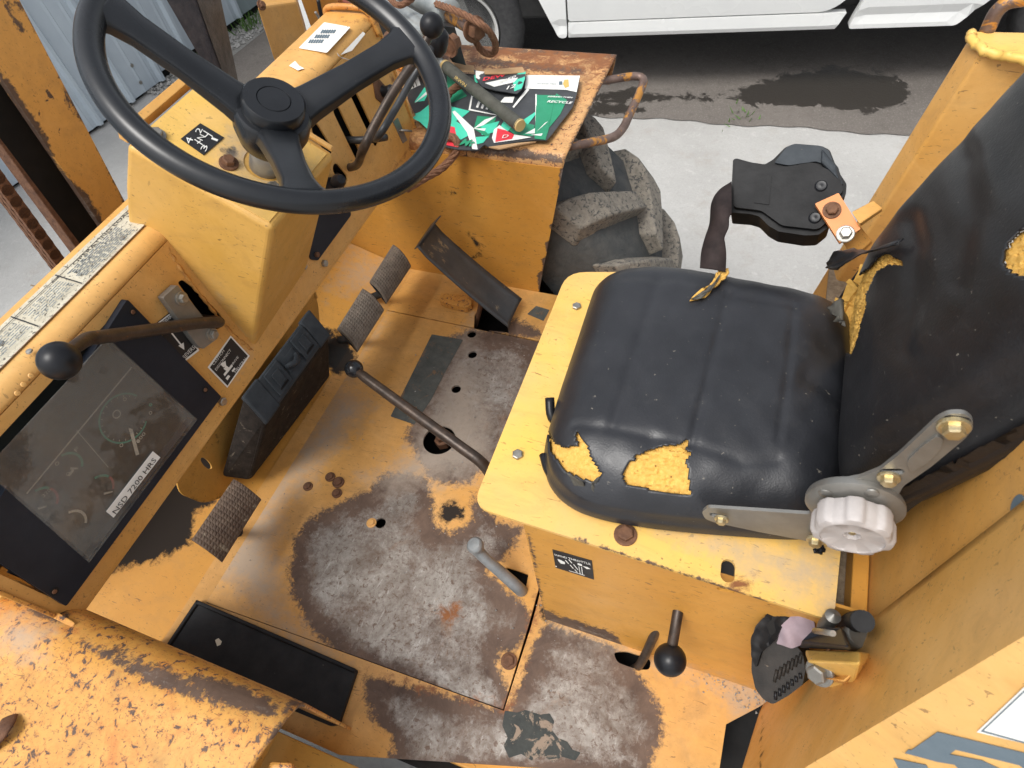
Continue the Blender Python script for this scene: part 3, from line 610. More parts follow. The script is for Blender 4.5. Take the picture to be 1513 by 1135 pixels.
# ---- toe boards
tb = unit(A(-math.cos(math.radians(20)), 0, math.sin(math.radians(20))))
TOE = Plane((-.913, 0, 0), (tb[2], 0, -tb[0])); 
def toe(dx, y): P = A(-.913, y, 0)+tb*dx; return TOE.uv(P)
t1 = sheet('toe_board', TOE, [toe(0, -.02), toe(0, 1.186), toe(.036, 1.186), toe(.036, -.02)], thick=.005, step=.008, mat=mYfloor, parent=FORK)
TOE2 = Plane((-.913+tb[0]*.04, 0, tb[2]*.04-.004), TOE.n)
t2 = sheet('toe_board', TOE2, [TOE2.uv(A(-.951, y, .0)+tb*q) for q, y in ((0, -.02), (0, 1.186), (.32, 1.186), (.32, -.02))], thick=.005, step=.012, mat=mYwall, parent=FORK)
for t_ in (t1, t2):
    paint(t_, 'dark_blotch', [[(150, 800), (260, 700), (300, 650), (330, 700), (330, 730), (290, 760), (285, 800), (240, 828), (200, 838), (160, 850)], [(480, 480), (515, 500), (530, 530), (500, 560), (455, 520)]], soft=30)  # ragged near-black blotches on the toe boards
    paint(t_, 'dust', [[(520, 360), (600, 390), (560, 440), (480, 430)]], soft=70)
for (x, y) in ((455, 719),): pass
box('firewall', (-1.21, -.02, .02), (-1.195, 1.19, .42), mYwall, FORK, .002)
# raised rib and lug on the far floor
sheet_px('floor_lug', FLOOR.off(.022), [(652, 433), (694, 437), (697, 450), (688, 455), (655, 447), (649, 443)], r=.004, thick=.02, mat=mYfend, parent=FORK, bevel=.003)

# ---- right-hand fender (inner wall, rolled top, end flange)
def fender(name, sgn, Y0, prof_y, x0, x1, mat, step=.009):
    """profile in (y, z) swept along X"""
    xs = np.arange(x0, x1+step/2, step); V = []; F = []; n = len(prof_y)
    for x in xs:
        for (y, z) in prof_y: V.append((x, y, z))
    m = len(xs)
    for i in range(m-1):
        for j in range(n-1): F.append((i*n+j, (i+1)*n+j, (i+1)*n+j+1, i*n+j+1))
    ob = link(name, mesh(V, F), mat, FORK, smooth=True)
    sm = ob.modifiers.new('thickness', 'SOLIDIFY'); sm.thickness = .005; sm.offset = -1 if sgn > 0 else 1
    return ob
def arc_prof(y0, zb, zt, r, yt, lipz, s, step=.012):
    p = [(y0, z) for z in np.arange(zb, zt-r, step)]
    p += [(y0+s*r*(1-math.cos(a)), zt-r+r*math.sin(a)) for a in np.linspace(0, math.pi/2, 6)]
    p += [(y, zt) for y in np.arange(y0+s*(r+step), yt-s*.02, s*step)]
    p += [(yt-s*.02+s*.02*math.sin(a), zt-.02+.02*math.cos(a)) for a in np.linspace(0, math.pi/2, 5)]
    p += [(yt, z) for z in np.arange(zt-.03, lipz, -step)]
    return p
rf = fender('right_fender', 1, 1.19, arc_prof(1.19, -.005, .455, .03, 1.665, .36, 1), -1.06, -.43, mYfendR)
# trim the rear end along a sloping cut: top reaches farther back than the foot
v = verts_np(rf.data)
fz = np.clip(v[:, 2]/.455, 0, 1); v[:, 0] = np.where(v[:, 0] > -.7, -.7+(v[:, 0]+.7)*((-.70+.505+(-.405+.505)*(fz-0))*0+(.195+.10*fz)/.27), v[:, 0])
rf.data.vertices.foreach_set('co', v.ravel()); rf.data.update()
paint(rf, 'wear', [[(838, 236), (822, 300), (818, 300), (812, 345), (806, 350), (800, 385), (792, 390), (796, 432), (810, 432), (845, 236)]], lines=[([(650, 70), (912, 82)], 5), ([(660, 216), (835, 236)], 5), ([(908, 82), (870, 165), (838, 232)], 1.5), ([(700, 90), (860, 105)], 6)], soft=15)
paint(rf, 'rust', [[(640, 60), (915, 60), (912, 100), (880, 120), (740, 95), (650, 95)], [(545, 240), (660, 180), (690, 225), (620, 260)]], soft=120)
rw = [e for e in (0,)]
# the smooth wall paint on the inner face: its own sheet just proud of the fender
WALL = Plane((0, 1.1885, 0), (0, -1, 0))
rwall = sheet('inner_wall', WALL, [WALL.uv(A(x, 1.1885, z)) for x, z in ((-1.20, -.004), (-.505, -.004), (-.411, .424), (-1.20, .424))], thick=.003, step=.008, mat=mYwall, parent=FORK)
paint(rwall, 'wear', [[(840, 236), (826, 252), (824, 300), (821, 330), (812, 332), (816, 352), (806, 360), (809, 378), (798, 384), (803, 398), (794, 406), (797, 436), (815, 440), (850, 236)]], soft=7)
paint(rwall, 'dark_blotch', lines=[([(693, 345), (712, 372), (700, 380)], 3), ([(640, 285), (672, 284)], 1)], soft=22)
paint(rwall, 'rust', lines=[([(620, 215), (835, 237)], 3)], soft=26)
# grab handle
tube('grab_handle', [PZ(872, 118, .445), PZ(893, 119, .43), PZ(935, 113, .42), PZ(950, 117, .415), PZ(948, 130, .41), PZ(930, 170, .40), PZ(920, 190, .40), PZ(905, 203, .405), PZ(870, 211, .42), PZ(838, 217, .435)], .0105, mHandle, FORK, 14)
# ---- left-hand fender
lf = fender('left_fender', -1, .0, arc_prof(.012, -.03, .455, .055, -.50, .3, -1, .0095), -.955, -.405, mYfend, .0085)
v = verts_np(lf.data); fz = np.clip(v[:, 2]/.455, 0, 1); rr = v[:, 0] > -.7
v[:, 0] = np.where(rr, -.7+(v[:, 0]+.7)*(.212+.083*fz)/.295, v[:, 0])
v[:, 0] += np.where(rr, np.clip(-v[:, 1]-.02, 0, 1)*-.18*np.clip((v[:, 0]+.7)/.28, 0, 1), 0); lf.data.vertices.foreach_set('co', v.ravel()); lf.data.update()
paint(lf, 'wear', [[(105, 945), (160, 955), (230, 985), (300, 1005), (360, 1020), (405, 1045), (412, 1062), (380, 1060), (340, 1045), (300, 1035), (240, 1022), (180, 985), (120, 958)], [(0, 862), (60, 885), (100, 915), (95, 925), (40, 905), (0, 880)]], lines=[([(425, 1050), (385, 1135)], 5), ([(432, 1042), (460, 1060), (500, 1130)], 4)], soft=26)
paint(lf, 'dust', [[(0, 890), (90, 930), (60, 990), (0, 970)]], soft=50)
box('fender_brace', (-.60, -.49, .05), (-.594, -.004, .445), mYcowl, FORK, .003)
box('lower_step', (-.80, -.48, .02), (-.40, -.035, .028), mYcowl, FORK, .002)
box('lower_step_edge', (-.40, -.48, -.06), (-.394, -.035, .03), mYwall, FORK, .002)
box('fender_brace_rib', (-.592, -.12, .05), (-.52, -.114, .40), mYcowl, FORK, .002)
hexa('fender_gusset', [PZ(395, 1133, .40), PZ(440, 1133, .40), PZ(440, 1150, .40), PZ(395, 1150, .40), PZ(398, 1124, .43), PZ(432, 1126, .43), PZ(432, 1140, .43), PZ(398, 1138, .43)], mYfend, FORK, .004)
tube('fender_strap', [PZ(-20, 1110, .46), PZ(5, 1080, .475), PZ(14, 1060, .465)], .010, mRust, FORK, 8, flat=.3)
# big tyre behind the right fender
tyc = A(-.79, 1.42, -.215); TR = .60
ty = lathe('tyre', tyc, (0, 1, 0), [(.34, -.16), (.36, -.19), (.50, -.20), (.56, -.185), (.593, -.15), (.60, -.08), (.602, 0), (.60, .08), (.593, .15), (.56, .185), (.50, .20), (.36, .19), (.34, .16)], mTyre, FORK, 96)
lathe('wheel_disc', tyc, (0, 1, 0), [(.34, -.16), (.33, -.12), (.2, -.06), (1e-5, -.06)], mYwall, ty, 48)
def lug(theta, side):
    N_ = 7; V = []; F = []
    for i in range(N_):
        t = i/(N_-1); y = side*(-.02+.215*t); th = theta+.26*t*1.0
        rb = .598-(.0 if t < .8 else (t-.8)*.22); rt = .648-(.0 if t < .75 else (t-.75)*.20); w = .040+.026*t
        for (dw, r_) in ((-w*1.25, rb-.02), (-w*.72, rt), (w*.72, rt), (w*1.25, rb-.02)):
            a = th+dw/.62; V.append(tyc+A(r_*math.cos(a), y, r_*math.sin(a)))
    for i in range(N_-1):
        for j in range(3): F.append((i*4+j, i*4+j+1, i*4+5+j, i*4+4+j))
        F.append((i*4+3, i*4, i*4+4, i*4+7))
    F += [(3, 2, 1, 0), tuple((N_-1)*4+j for j in range(4))]
    return mesh(V, F)
for k in range(16):
    link('tread_lug', lug(k*2*math.pi/16+.05, 1), mLug, ty, bevel=.006); link('tread_lug', lug(k*2*math.pi/16+.05+math.pi/16, -1), mLug, ty, bevel=.006)
ty2 = ty.copy(); COL.objects.link(ty2); ty2.location = (-.1, -1.98, 0)
for ch in list(ty.children):
    c = ch.copy(); COL.objects.link(c); c.parent = ty2

# ---- dashboard shell
Y0, Y1 = -.004, 1.235
def dz(z): return -.8065-(z-.42)*.115/.9933
def duv(y, z): return DASH.uv(A(dz(z), y, z))
slots = [stad_px(DASH, (467, 192), (486, 222), .0125)[0], stad_px(DASH, (498, 165), (532, 236), .0115)[0], stad_px(DASH, (522, 138), (555, 208), .0115)[0], stad_px(DASH, (497, 250), (509, 264), .0115)[0]]
shift_slot = round_poly(P2(DASH, [(262, 417), (270, 413), (290, 428), (327, 466), (329, 478), (322, 488), (300, 470)]), .006)
gauge_open = [duv(.012, .462), duv(.388, .462), duv(.388, .684), duv(.012, .684)]
dface = sheet('dash_panel', DASH, [duv(Y0, .417), duv(Y1, .417), duv(Y1, .702), duv(Y0, .702)], slots+[shift_slot, gauge_open], thick=.004, step=.009, mat=mY, parent=FORK)
paint(dface, 'rust', lines=[([(561, 81), (610, 170), (621, 197)], 2), ([(620, 200), (575, 262)], 1)], soft=16)
paint(dface, 'dust', lines=[([(340, 560), (372, 515)], 4)], soft=30)
V = []; F = []; arc = []
cx, cz, r = dz(.702)-.0255, .7005, .0255
for a in np.linspace(math.radians(6.6), math.radians(88), 8): arc.append((cx+r*math.cos(a), cz+r*math.sin(a)))
prof = arc+[(-.885, .7265), (-.935, .7275)]+[(-.9445+.008*math.cos(a), .7195+.008*math.sin(a)) for a in np.linspace(math.pi/2, math.pi, 5)]+[(-.953, .62), (-.953, .45)]
ys = np.arange(Y0, Y1+.001, .0125)
for y in ys:
    for x, z in prof: V.append((x, y, z))
n = len(prof)
for i in range(len(ys)-1):
    for j in range(n-1): F.append((i*n+j, (i+1)*n+j, (i+1)*n+j+1, i*n+j+1))
dtop = link('dash_top', mesh(V, F), mY, FORK, smooth=True)
sm = dtop.modifiers.new('thickness', 'SOLIDIFY'); sm.thickness = .004; sm.offset = -1
paint(dtop, 'rust', lines=[([(185, 320), (0, 490)], 2), ([(560, 30), (481, 33)], 2), ([(408, 100), (432, 92)], 3)], soft=16)
hexa('dash_lip', [(-.8065+.0005, Y0, .405), (-.8065+.0005, Y1, .405), (-.826, Y1, .402), (-.826, Y0, .402), (-.8063, Y0, .4165), (-.8063, Y1, .4165), (-.826, Y1, .4145), (-.826, Y0, .4145)], mY, FORK, .002)
for yy, th in ((Y0-.006, .006), (Y1, .006)):
    prism('dash_end_cap', [(x, yy, z) for x, z in [(dz(.39)+.006, .39), (dz(.70)+.004, .70)]+[(p[0]+.003, p[1]+.003) for p in arc]+[(-.93, .731), (-.957, .72), (-.957, .42), (-.85, .39)]], A(0, th, 0), mYfend, FORK, .0015)
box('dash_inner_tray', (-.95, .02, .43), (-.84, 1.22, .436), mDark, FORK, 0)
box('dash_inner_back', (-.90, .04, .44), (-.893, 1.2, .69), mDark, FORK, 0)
# side angle below the left end (fender bracket)
hexa('end_bracket', [PZ(-15, 868, .42), PZ(105, 935, .42), PZ(96, 938, .42), PZ(-15, 885, .42), PZ(-15, 842, .45), PZ(112, 920, .45), PZ(105, 930, .45), PZ(-15, 862, .45)], mYfend, FORK, .002)
lathe('bracket_knob', PZ(0, 876, .455), (0, 0, 1), [(.012, -.005), (.012, .004), (.008, .007), (1e-5, .008)], mYpale, FORK, 20)
# dew bumps / three plug dots
for q in ((46, 555), (35, 568), (26, 581)): lathe('plug_dot', PN(q[0], q[1], A(-.84, 0, .71), unit((.9, 0, .42))), (.9, 0, .42), [(.0038, 0), (.003, .001), (1e-5, .0014)], mY, dtop, 14)
# ---- gauge cluster
GF = DASH.off(.012)
gfr = sheet('gauge_frame', GF, round_poly([DASH.uv(DASH.px(*q)) for q in ((180, 441), (320, 585), (90, 893), (-52, 800))], .004), [[GF.uv(DASH.px(*q)) for q in ((152, 502), (279, 617), (123, 822), (-28, 690))]], thick=.016, step=.012, mat=mFrame, parent=FORK, bevel=.0)
gin = sheet('gauge_face', DASH.off(-.010), [DASH.uv(DASH.px(*q)) for q in ((160, 480), (295, 617), (123, 850), (-45, 690))], thick=.002, mat=simple('gauge_backing', (.006, .009, .009), (.012, .017, .016), .6, spec=.15), parent=gfr)
def gl_px(p): return p
lens = sheet('gauge_lens', DASH.off(.0135), [DASH.uv(DASH.px(*q)) for q in ((150, 498), (283, 618), (123, 828), (-32, 692))], thick=.0015, step=.03, mat=mLens, parent=gfr)
GA = DASH.off(-.0093)
def arc_px(cx, cy, r0, r1, a0, a1, n=14):
    o = []
    c = GA.uv(GA.px(cx, cy))
    for a in np.linspace(a0, a1, n): o.append(c+r1*A(math.cos(a), math.sin(a)))
    for a in np.linspace(a1, a0, n): o.append(c+r0*A(math.cos(a), math.sin(a)))
    return o
def ring_mesh(name, items, parent):
    V = []; F = []; ms = []; mi = []
    for o, m in items:
        n = len(o)//2; b = len(V); V += [GA.w(p[0], p[1], .0006) for p in o]
        if m not in ms: ms.append(m)
        for i in range(n-1): F.append((b+i, b+i+1, b+2*n-2-i, b+2*n-1-i)); mi.append(ms.index(m))
    me = bpy.data.meshes.new(name); me.from_pydata([tuple(v) for v in V], [], F); ob = link(name, me, None, parent, mats=ms); me.polygons.foreach_set('material_index', mi); return ob
items = [(arc_px(183, 618, .0375, .0402, .2, 5.2, 40), mGaugeG)]
for k in range(18): a = .2+k*.29; items.append((arc_px(183, 618, .0335, .0365, a, a+.03, 2), mGaugeW))
items += [(arc_px(100, 690, .0185, .0222, -1.0, 1.2), mGaugeG), (arc_px(62, 742, .0185, .0222, -1.2, .2), mGaugeR), (arc_px(62, 742, .0185, .0222, .3, 1.2), mGaugeG), (arc_px(148, 722, .0185, .0222, -1.1, 0), mGaugeR), (arc_px(148, 722, .0185, .0222, .1, 1.2), mGaugeG), (arc_px(106, 775, .0185, .0222, -1, 1), mGaugeW),
          (arc_px(172, 612, .0050, .0070, 0, 6.28, 18), mGaugeW), (arc_px(204, 652, .0004, .0030, 0, 6.28, 12), mGaugeW), (arc_px(222, 598, .0010, .0030, 0, 6.28, 10), mGaugeG), (arc_px(184, 590, .002, .003, 0, 6.28, 12), mGaugeW), (arc_px(222, 610, .002, .003, 0, 6.28, 12), mGaugeW), (arc_px(179, 658, .002, .003, 0, 6.28, 12), mGaugeW), (arc_px(84, 685, .002, .003, 0, 6.28, 12), mGaugeW)]
ring_mesh('gauge_markings', items, gin)
graphics('gauge_needle', GA, [([(189, 632), (195, 634), (205, 671), (200, 673)], mGaugeW), ([(103, 690), (115, 691), (115, 693), (103, 694)], mGaugeW), ([(54, 750), (68, 747), (68, 749), (56, 753)], mGaugeW), ([(152, 728), (166, 725), (166, 727), (153, 731)], mGaugeW), ([(99, 702), (106, 693), (109, 695), (102, 704)], mGaugeW)], gin, h=.0012)
text('lettering', '0', GA, (100, 704), (104, 699), .006, mGaugeW, gin)
text('lettering', 'F', GA, (112, 668), (117, 663), .006, mGaugeW, gin)
text('lettering', '000', GA, (203, 655), (215, 641), .006, mGaugeW, gin)
text('lettering', '220', GA, (64, 735), (75, 724), .005, mGaugeW, gin)
graphics('gauge_seams', GA, [([(195, 540), (197, 541), (40, 730), (38, 729)], mGaugeW), ([(113, 635), (160, 690), (159, 691), (112, 636)], mGaugeW)], gin)
for q in ((196, 461), (303, 576), (80, 874)):
    c = GF.px(*q); lathe('mounting_hole', c+GF.n*.0006, GF.n, [(.0065, 0), (.006, .0005), (.0045, .0002), (1e-5, -.0001+.0003)], mDark, gfr, 18)
    lathe('frame_screw', c+GF.n*.0008, GF.n, [(.0035, 0), (.003, .0012), (1e-5, .0014)], mRustB, gfr, 12)
LB = GF.off(.0034)
lb = sheet_px('hour_label', LB, [(157, 756), (226, 667), (237, 676), (168, 765)], thick=.0006, mat=mWht, parent=FORK)
text('lettering', 'NSD 7200 HRS', LB, (171, 760), (231, 680), .0088, mBlk, lb, h=.0008)
# ---- placard on the dash top
PLC = Plane((-.90, 0, .7285), (0, 0, 1))
pl = sheet('capacity_placard', PLC, [PLC.uv(A(x, y, 0)) for x, y in ((-.9325, .555), (-.867, .560), (-.867, .02), (-.9325, .02))], thick=.001, mat=mPlac, parent=FORK)
def Pm(x, y): return tuple(proj(A(x, y, .7285))[0])
its = [([Pm(-.922, .545), Pm(-.921, .545), Pm(-.921, .37), Pm(-.922, .37)], mBlk), ([Pm(-.867, .5605), Pm(-.8655, .5605), Pm(-.8655, .02), Pm(-.867, .02)], mRust)]
for k in range(9):
    x = -.912+k*.0046
    y = .50-random.uniform(0, .01)
    while y > .40: w_ = random.uniform(.004, .014); its.append(([Pm(x, y), Pm(x+.0016, y), Pm(x+.0016, y-w_), Pm(x, y-w_)], mGrey)); y -= w_+.003
for y in (.385, .30, .205, .12): its.append(([Pm(-.928, y), Pm(-.87, y-.004), Pm(-.87, y-.006), Pm(-.928, y-.002)], mBlk))
its.append(([Pm(-.9215, .385), Pm(-.920, .385), Pm(-.920, .05), Pm(-.9215, .05)], mBlk))
for k in range(7):
    x = -.912+k*.0055
    for (ya, yb) in ((.29, .22), (.375, .31), (.195, .13)):
        y = ya
        while y > yb: w_ = random.uniform(.004, .014); its.append(([Pm(x, y), Pm(x+.0014, y), Pm(x+.0014, y-w_), Pm(x, y-w_)], mGrey)); y -= w_+.003
graphics('placard_print', PLC, its, pl, h=.0004)
text('lettering', 'OPERATING LOAD', PLC, Pm(-.914, .41), Pm(-.914, .54), .007, mBlk, pl, h=.0008)
for q in ((181, 353), (44, 520), (2, 508)): lathe('rivet', PLC.px(*q)+A(0, 0, .0005), (0, 0, 1), [(.0048, 0), (.004, .002), (1e-5, .0027)], mZinc, pl, 16)
# ---- decals on the dash face
DP = DASH.off(.0012)
d1_ = sheet_px('shift_decal', DP, [(252, 461), (293, 517), (271, 534), (228, 480)], thick=.0007, mat=mBlk, parent=dface)
graphics('decal_print', DP, [([(252, 462), (254, 461), (294, 517), (292, 518)], mWht), ([(252, 462), (252, 464), (232, 480), (230, 479)], mWht), ([(292, 516), (294, 518), (272, 535), (270, 533)], mWht),
    ([(251, 491), (253, 490), (268, 509), (266, 510)], mWht), ([(263, 511), (271, 506), (272, 517)], mWht)], d1_)
text('lettering', 'REVERSE', DP, (272, 531), (290, 512), .0072, mWht, d1_)
text('lettering', 'FORWARD', DP, (238, 484), (256, 466), .0072, mWht, d1_)
d2_ = sheet_px('clutch_decal', DP, [(341, 496), (369, 526), (336, 573), (307, 543)], thick=.0007, mat=mWht, parent=dface)
graphics('decal_print', DP, [([(341, 499), (366, 526), (336, 570), (310, 543)], mBlk), ([(330, 545), (334, 540), (338, 543), (342, 539), (344, 541), (336, 551), (332, 556), (330, 553), (334, 548)], mWht), ([(325, 538), (333, 533), (334, 541), (330, 543)], mWht), ([(333, 559), (337, 554), (340, 556), (336, 562)], mWht), ([(342, 548), (346, 543), (348, 545), (344, 550)], mWht)], d2_, h=.0003)
text('lettering', 'CLUTCH', DP, (315, 540), (331, 519), .0052, mWht, d2_, h=.0014)
text('lettering', 'DISCONNECT', DP, (319, 548), (341, 518), .0052, mWht, d2_, h=.0014)
text('lettering', 'DRIVE', DP, (341, 543), (352, 528), .0045, mWht, d2_, h=.0014)
text('lettering', 'NEUTRAL', DP, (347, 551), (364, 529), .0045, mWht, d2_, h=.0014)
# shift lever bracket and lever
BR = DASH.off(.016)
brk = sheet_px('shift_bracket', BR, [(241, 440), (262, 421), (313, 484), (322, 500), (300, 516), (290, 508)], r=.003, thick=.013, mat=mSteel, parent=FORK, bevel=.0015)
for q in ((268, 441), (313, 494)): bolt(BR.px(*q), BR.n, .0078, mZinc, brk)
la = DASH.px(311, 474)
pa = [la-DASH.n*.03, la+DASH.n*.012, la+DASH.n*.028]
bA = PZ(88, 533, .775)
pts = [la-DASH.n*.03, la+DASH.n*.02, PZ(290, 478, .60), PZ(215, 489, .665), PZ(150, 498, .72), PZ(130, 501, .737), PZ(112, 512, .757), PZ(96, 526, .77)]
tube('shift_lever', pts, [.0095, .0095, .0095, .0095, .0095, .0095, .0085, .008], mRod, FORK, 16)
ball('lever_knob', bA, .0235, mBlackPl, FORK)
# dash bolts and dark cover plate
for q, m in (((447, 393), mZinc), ((478, 389), mZinc), ((395, 462), mZinc), ((327, 593), mZinc)): bolt(DASH.px(*q)+DASH.n*.0003, DASH.n, .0078, m, dface, washer=False)
cov = sheet_px('lever_cover_plate', DASH.off(.004), [(482, 262), (500, 262), (513, 285), (519, 318), (470, 385), (460, 384), (457, 376), (474, 300)], r=.004, thick=.003, mat=mFrame, parent=FORK)
bolt(DASH.px(465, 376)+DASH.n*.004, DASH.n, .006, mRustB, cov, washer=False)
# toggle switch plate
tg = sheet_px('switch_plate', DASH.off(.002), [(581, 180), (588, 174), (602, 207), (596, 212)], r=.001, thick=.002, mat=mSteel, parent=FORK)
tube('toggle_switch', [DASH.px(590, 193), DASH.px(590, 193)+DASH.n*.012, DASH.px(598, 194)+DASH.n*.02], [.0035, .003, .0025], mZinc, tg, 10, 3)
ig = sheet_px('pull_knob_plate', DASH.off(.003), [(551, 114), (556, 112), (572, 130), (574, 150), (566, 154), (556, 145)], r=.003, thick=.003, mat=mRust, parent=FORK)
lathe('pull_knob', DASH.px(565, 135)+DASH.n*.003, DASH.n, [(.013, 0), (.011, .008), (.014, .02), (.010, .028), (1e-5, .03)], mBlackPl, ig, 24)
# ridge lip at the far end of the dash top
V = []; F = []
tube('dash_end_bead', [A(-.955, 1.225, .70), A(-.945, 1.225, .733), A(-.88, 1.226, .737), A(-.845, 1.226, .728), A(-.832, 1.226, .68)], .0065, mYfend, FORK, 10)
# white labels on the dash top, upper face edge
lbl = sheet('warning_label', Plane((0, 0, .7292), (0, 0, 1)), round_poly([Plane((0, 0, .7292), (0, 0, 1)).uv(PZ(x, y, .729)) for x, y in ((479, 33), (518, 40), (483, 78), (441, 71))], .004), thick=.0008, mat=mLabel, parent=dtop)
LP = Plane((0, 0, .7292), (0, 0, 1))
graphics('label_print', LP, [([(455+k*9+j*3.6, 64-k*7.2-j*.0), (457.5+k*9+j*3.6, 64.4-k*7.2), (461+k*9+j*3.6, 59-k*7.2), (458.5+k*9+j*3.6, 58.6-k*7.2)], mGrey) for k in range(3) for j in range(6)], lbl)
sl = sheet_px('torn_label', DASH.off(.0011), [(498, 78), (500, 83), (545, 97), (541, 110), (535, 106), (520, 125), (514, 121), (523, 105), (530, 92), (505, 86)], thick=.0006, mat=mLabel, parent=dface)
sl2 = sheet('warning_label', Plane((-.846, 0, .716), unit((.8, 0, .6))), round_poly([Plane((-.846, 0, .716), unit((.8, 0, .6))).uv(PN(x, y, (-.846, 0, .716), unit((.8, 0, .6)))) for x, y in ((498, 83), (500, 76), (531, 43), (540, 50), (520, 75))], .002), thick=.0006, mat=mLabel, parent=dtop)
sheet('label_scrap', LP, [LP.uv(PZ(x, y, .7292)) for x, y in ((427, 97), (436, 90), (442, 97), (449, 101), (440, 104))], thick=.0006, mat=mLabel, parent=dtop)
# ---- steering column cowl
ya, yb = .514, .724
cprof = [(-.605, .768), (-.789, .876), (-.852, .80), (-.925, .70), (-.84, .60), (-.815, .44)]
T3 = PX(325, 97, -.789)
yt = PX(494, 222, -.605)[1]
cv = [A(x, ya, z) for x, z in cprof]+[A(-.605, yt, .768), A(-.789, yt+.01, .876), A(-.852, yt+.01, .80), A(-.925, yb+.02, .70), A(-.84, yb+.01, .60), A(-.815, yb, .455)]
me = mesh(cv, [tuple(range(5, -1, -1)), tuple(range(6, 12))]+[(i, (i+1) % 6, 6+(i+1) % 6, 6+i) for i in range(6)])
cowl = link('column_cowl', me, mYcowl, FORK, bevel=.009, seg=4)
CT = Plane((-.605, ya, .768), unit((.108, 0, .184)))
ct = sheet('cowl_top', CT.off(.0015), [CT.uv(A(x, y, z)) for x, y, z in ((-.613, ya+.006, .7727), (-.613, yt-.01, .7727), (-.786, yt-.004, .8742), (-.786, ya+.006, .8742))],
    [circ(*CT.uv(CT.px(394, 243)), .031, 28)], thick=.002, step=.006, mat=mYpale, parent=cowl)
paint(cowl, 'dust', lines=[([(200, 330), (372, 508)], 5)], soft=30)
paint(ct, 'dust', [[(315, 215), (350, 190), (430, 215), (480, 270), (400, 300), (340, 260)]], soft=60)
paint(ct, 'dark_blotch', [[(325, 218), (345, 212), (352, 225), (335, 236)]], soft=36)
sheet('cowl_flange', Plane((-.795, .6, .885), unit((.108, 0, .184))), [Plane((-.795, .6, .885), unit((.108, 0, .184))).uv(A(x, y, z)) for x, y, z in ((-.789, ya+.012, .888), (-.789, yt, .888), (-.800, yt, .8945), (-.800, ya+.012, .8945))], thick=.016, mat=mY, parent=cowl, bevel=.001)
hexa('cowl_edge', [A(-.607, yt-.004, .771), A(-.607, yt+.004, .771), A(-.789, yt+.010, .878), A(-.789, yt+.002, .878), A(-.607, yt-.004, .779), A(-.607, yt+.004, .779), A(-.789, yt+.010, .886), A(-.789, yt+.002, .886)], mY, cowl, .002)
gd = sheet_px('gear_pattern_decal', CT.off(.003), [(296, 182), (331, 203), (301, 229), (267, 205)], thick=.001, mat=mBlk, parent=cowl)
GDP = CT.off(.0032)
text('lettering', '2', GDP, (296, 199), (300, 192), .0075, mWht, gd); text('lettering', '1', GDP, (321, 210), (322.6, 207.2), .0085, mWht, gd)
text('lettering', '4', GDP, (282, 214), (286, 206), .0085, mWht, gd); text('lettering', '3', GDP, (304, 225), (308, 217), .0075, mWht, gd); text('lettering', 'N', GDP, (299, 209), (304, 203), .008, mWht, gd)
graphics('decal_print', GDP, [([(300, 194), (301, 193), (315, 202), (314, 203)], mWht), ([(308, 197), (309, 198), (303, 204), (302, 203)], mWht), ([(287, 207), (288, 206), (300, 214), (299, 215)], mWht), ([(296, 208), (297, 209), (292, 213), (291, 212)], mWht)], gd)
for q, m, r_ in (((338, 243), mRustB, .009), ((232, 202), mZinc, .008), ((404, 281), mZinc, .008)): bolt(CT.px(*q)+CT.n*.002, CT.n, r_, m, cowl)
# weld bead where the cowl meets the dash
wb = [PZ(191, 312, .7275), PZ(215, 328, .7275), PZ(236, 347, .712), DASH.px(262, 390), DASH.px(300, 440), DASH.px(340, 490), DASH.px(372, 516)]
Q = spline(wb, 14); wp = [q+rng.normal(0, .0008, 3) for q in Q]
tube('weld_bead', wp, [.0028+.0014*math.sin(i*2.1) for i in range(60)], mWeld, cowl, 8, 1)
# ---- steering wheel
wc = A(-.563, .610, .946); wn_ = unit((.592, 0, 1)); u, v, n = frame(wn_)
V = []; F = []; NS, NM = 144, 18
for i in range(NS):
    t = 2*math.pi*i/NS; e = u*math.cos(t)+v*math.sin(t)
    for j in range(NM):
        a = 2*math.pi*j/NM; V.append(wc+e*(.1990+.0148*math.cos(a))+n*(.0140*math.sin(a)-.002*(1 if math.cos(a) < -.3 else 0)))
for i in range(NS):
    for j in range(NM): F.append((i*NM+j, ((i+1) % NS)*NM+j, ((i+1) % NS)*NM+(j+1) % NM, i*NM+(j+1) % NM))
sw_ = link('steering_wheel', mesh(V, F), mWheel, FORK, smooth=True)
hub0 = PN(403, 168, wc-n*.058, n)
hubax = n
lathe('hub', hub0, hubax, [(.026, -.052), (.040, -.045), (.0475, -.022), (.0475, .0), (.044, .006), (.0385, .007)], mWheel, sw_, 48)
lathe('horn_cap', hub0, hubax, [(.0385, .007), (.0385, .021), (.036, .024), (.0208, .0245), (.0200, .0232), (.0192, .0245), (1e-5, .0252)], mWheel, sw_, 48)
def rim_pt(px, py):
    best = None
    for t in np.linspace(0, 2*math.pi, 720):
        P = wc+.190*(u*math.cos(t)+v*math.sin(t)); d = np.linalg.norm(proj(P)[0]-A(px, py))
        if best is None or d < best[0]: best = (d, P)
    return best[1]
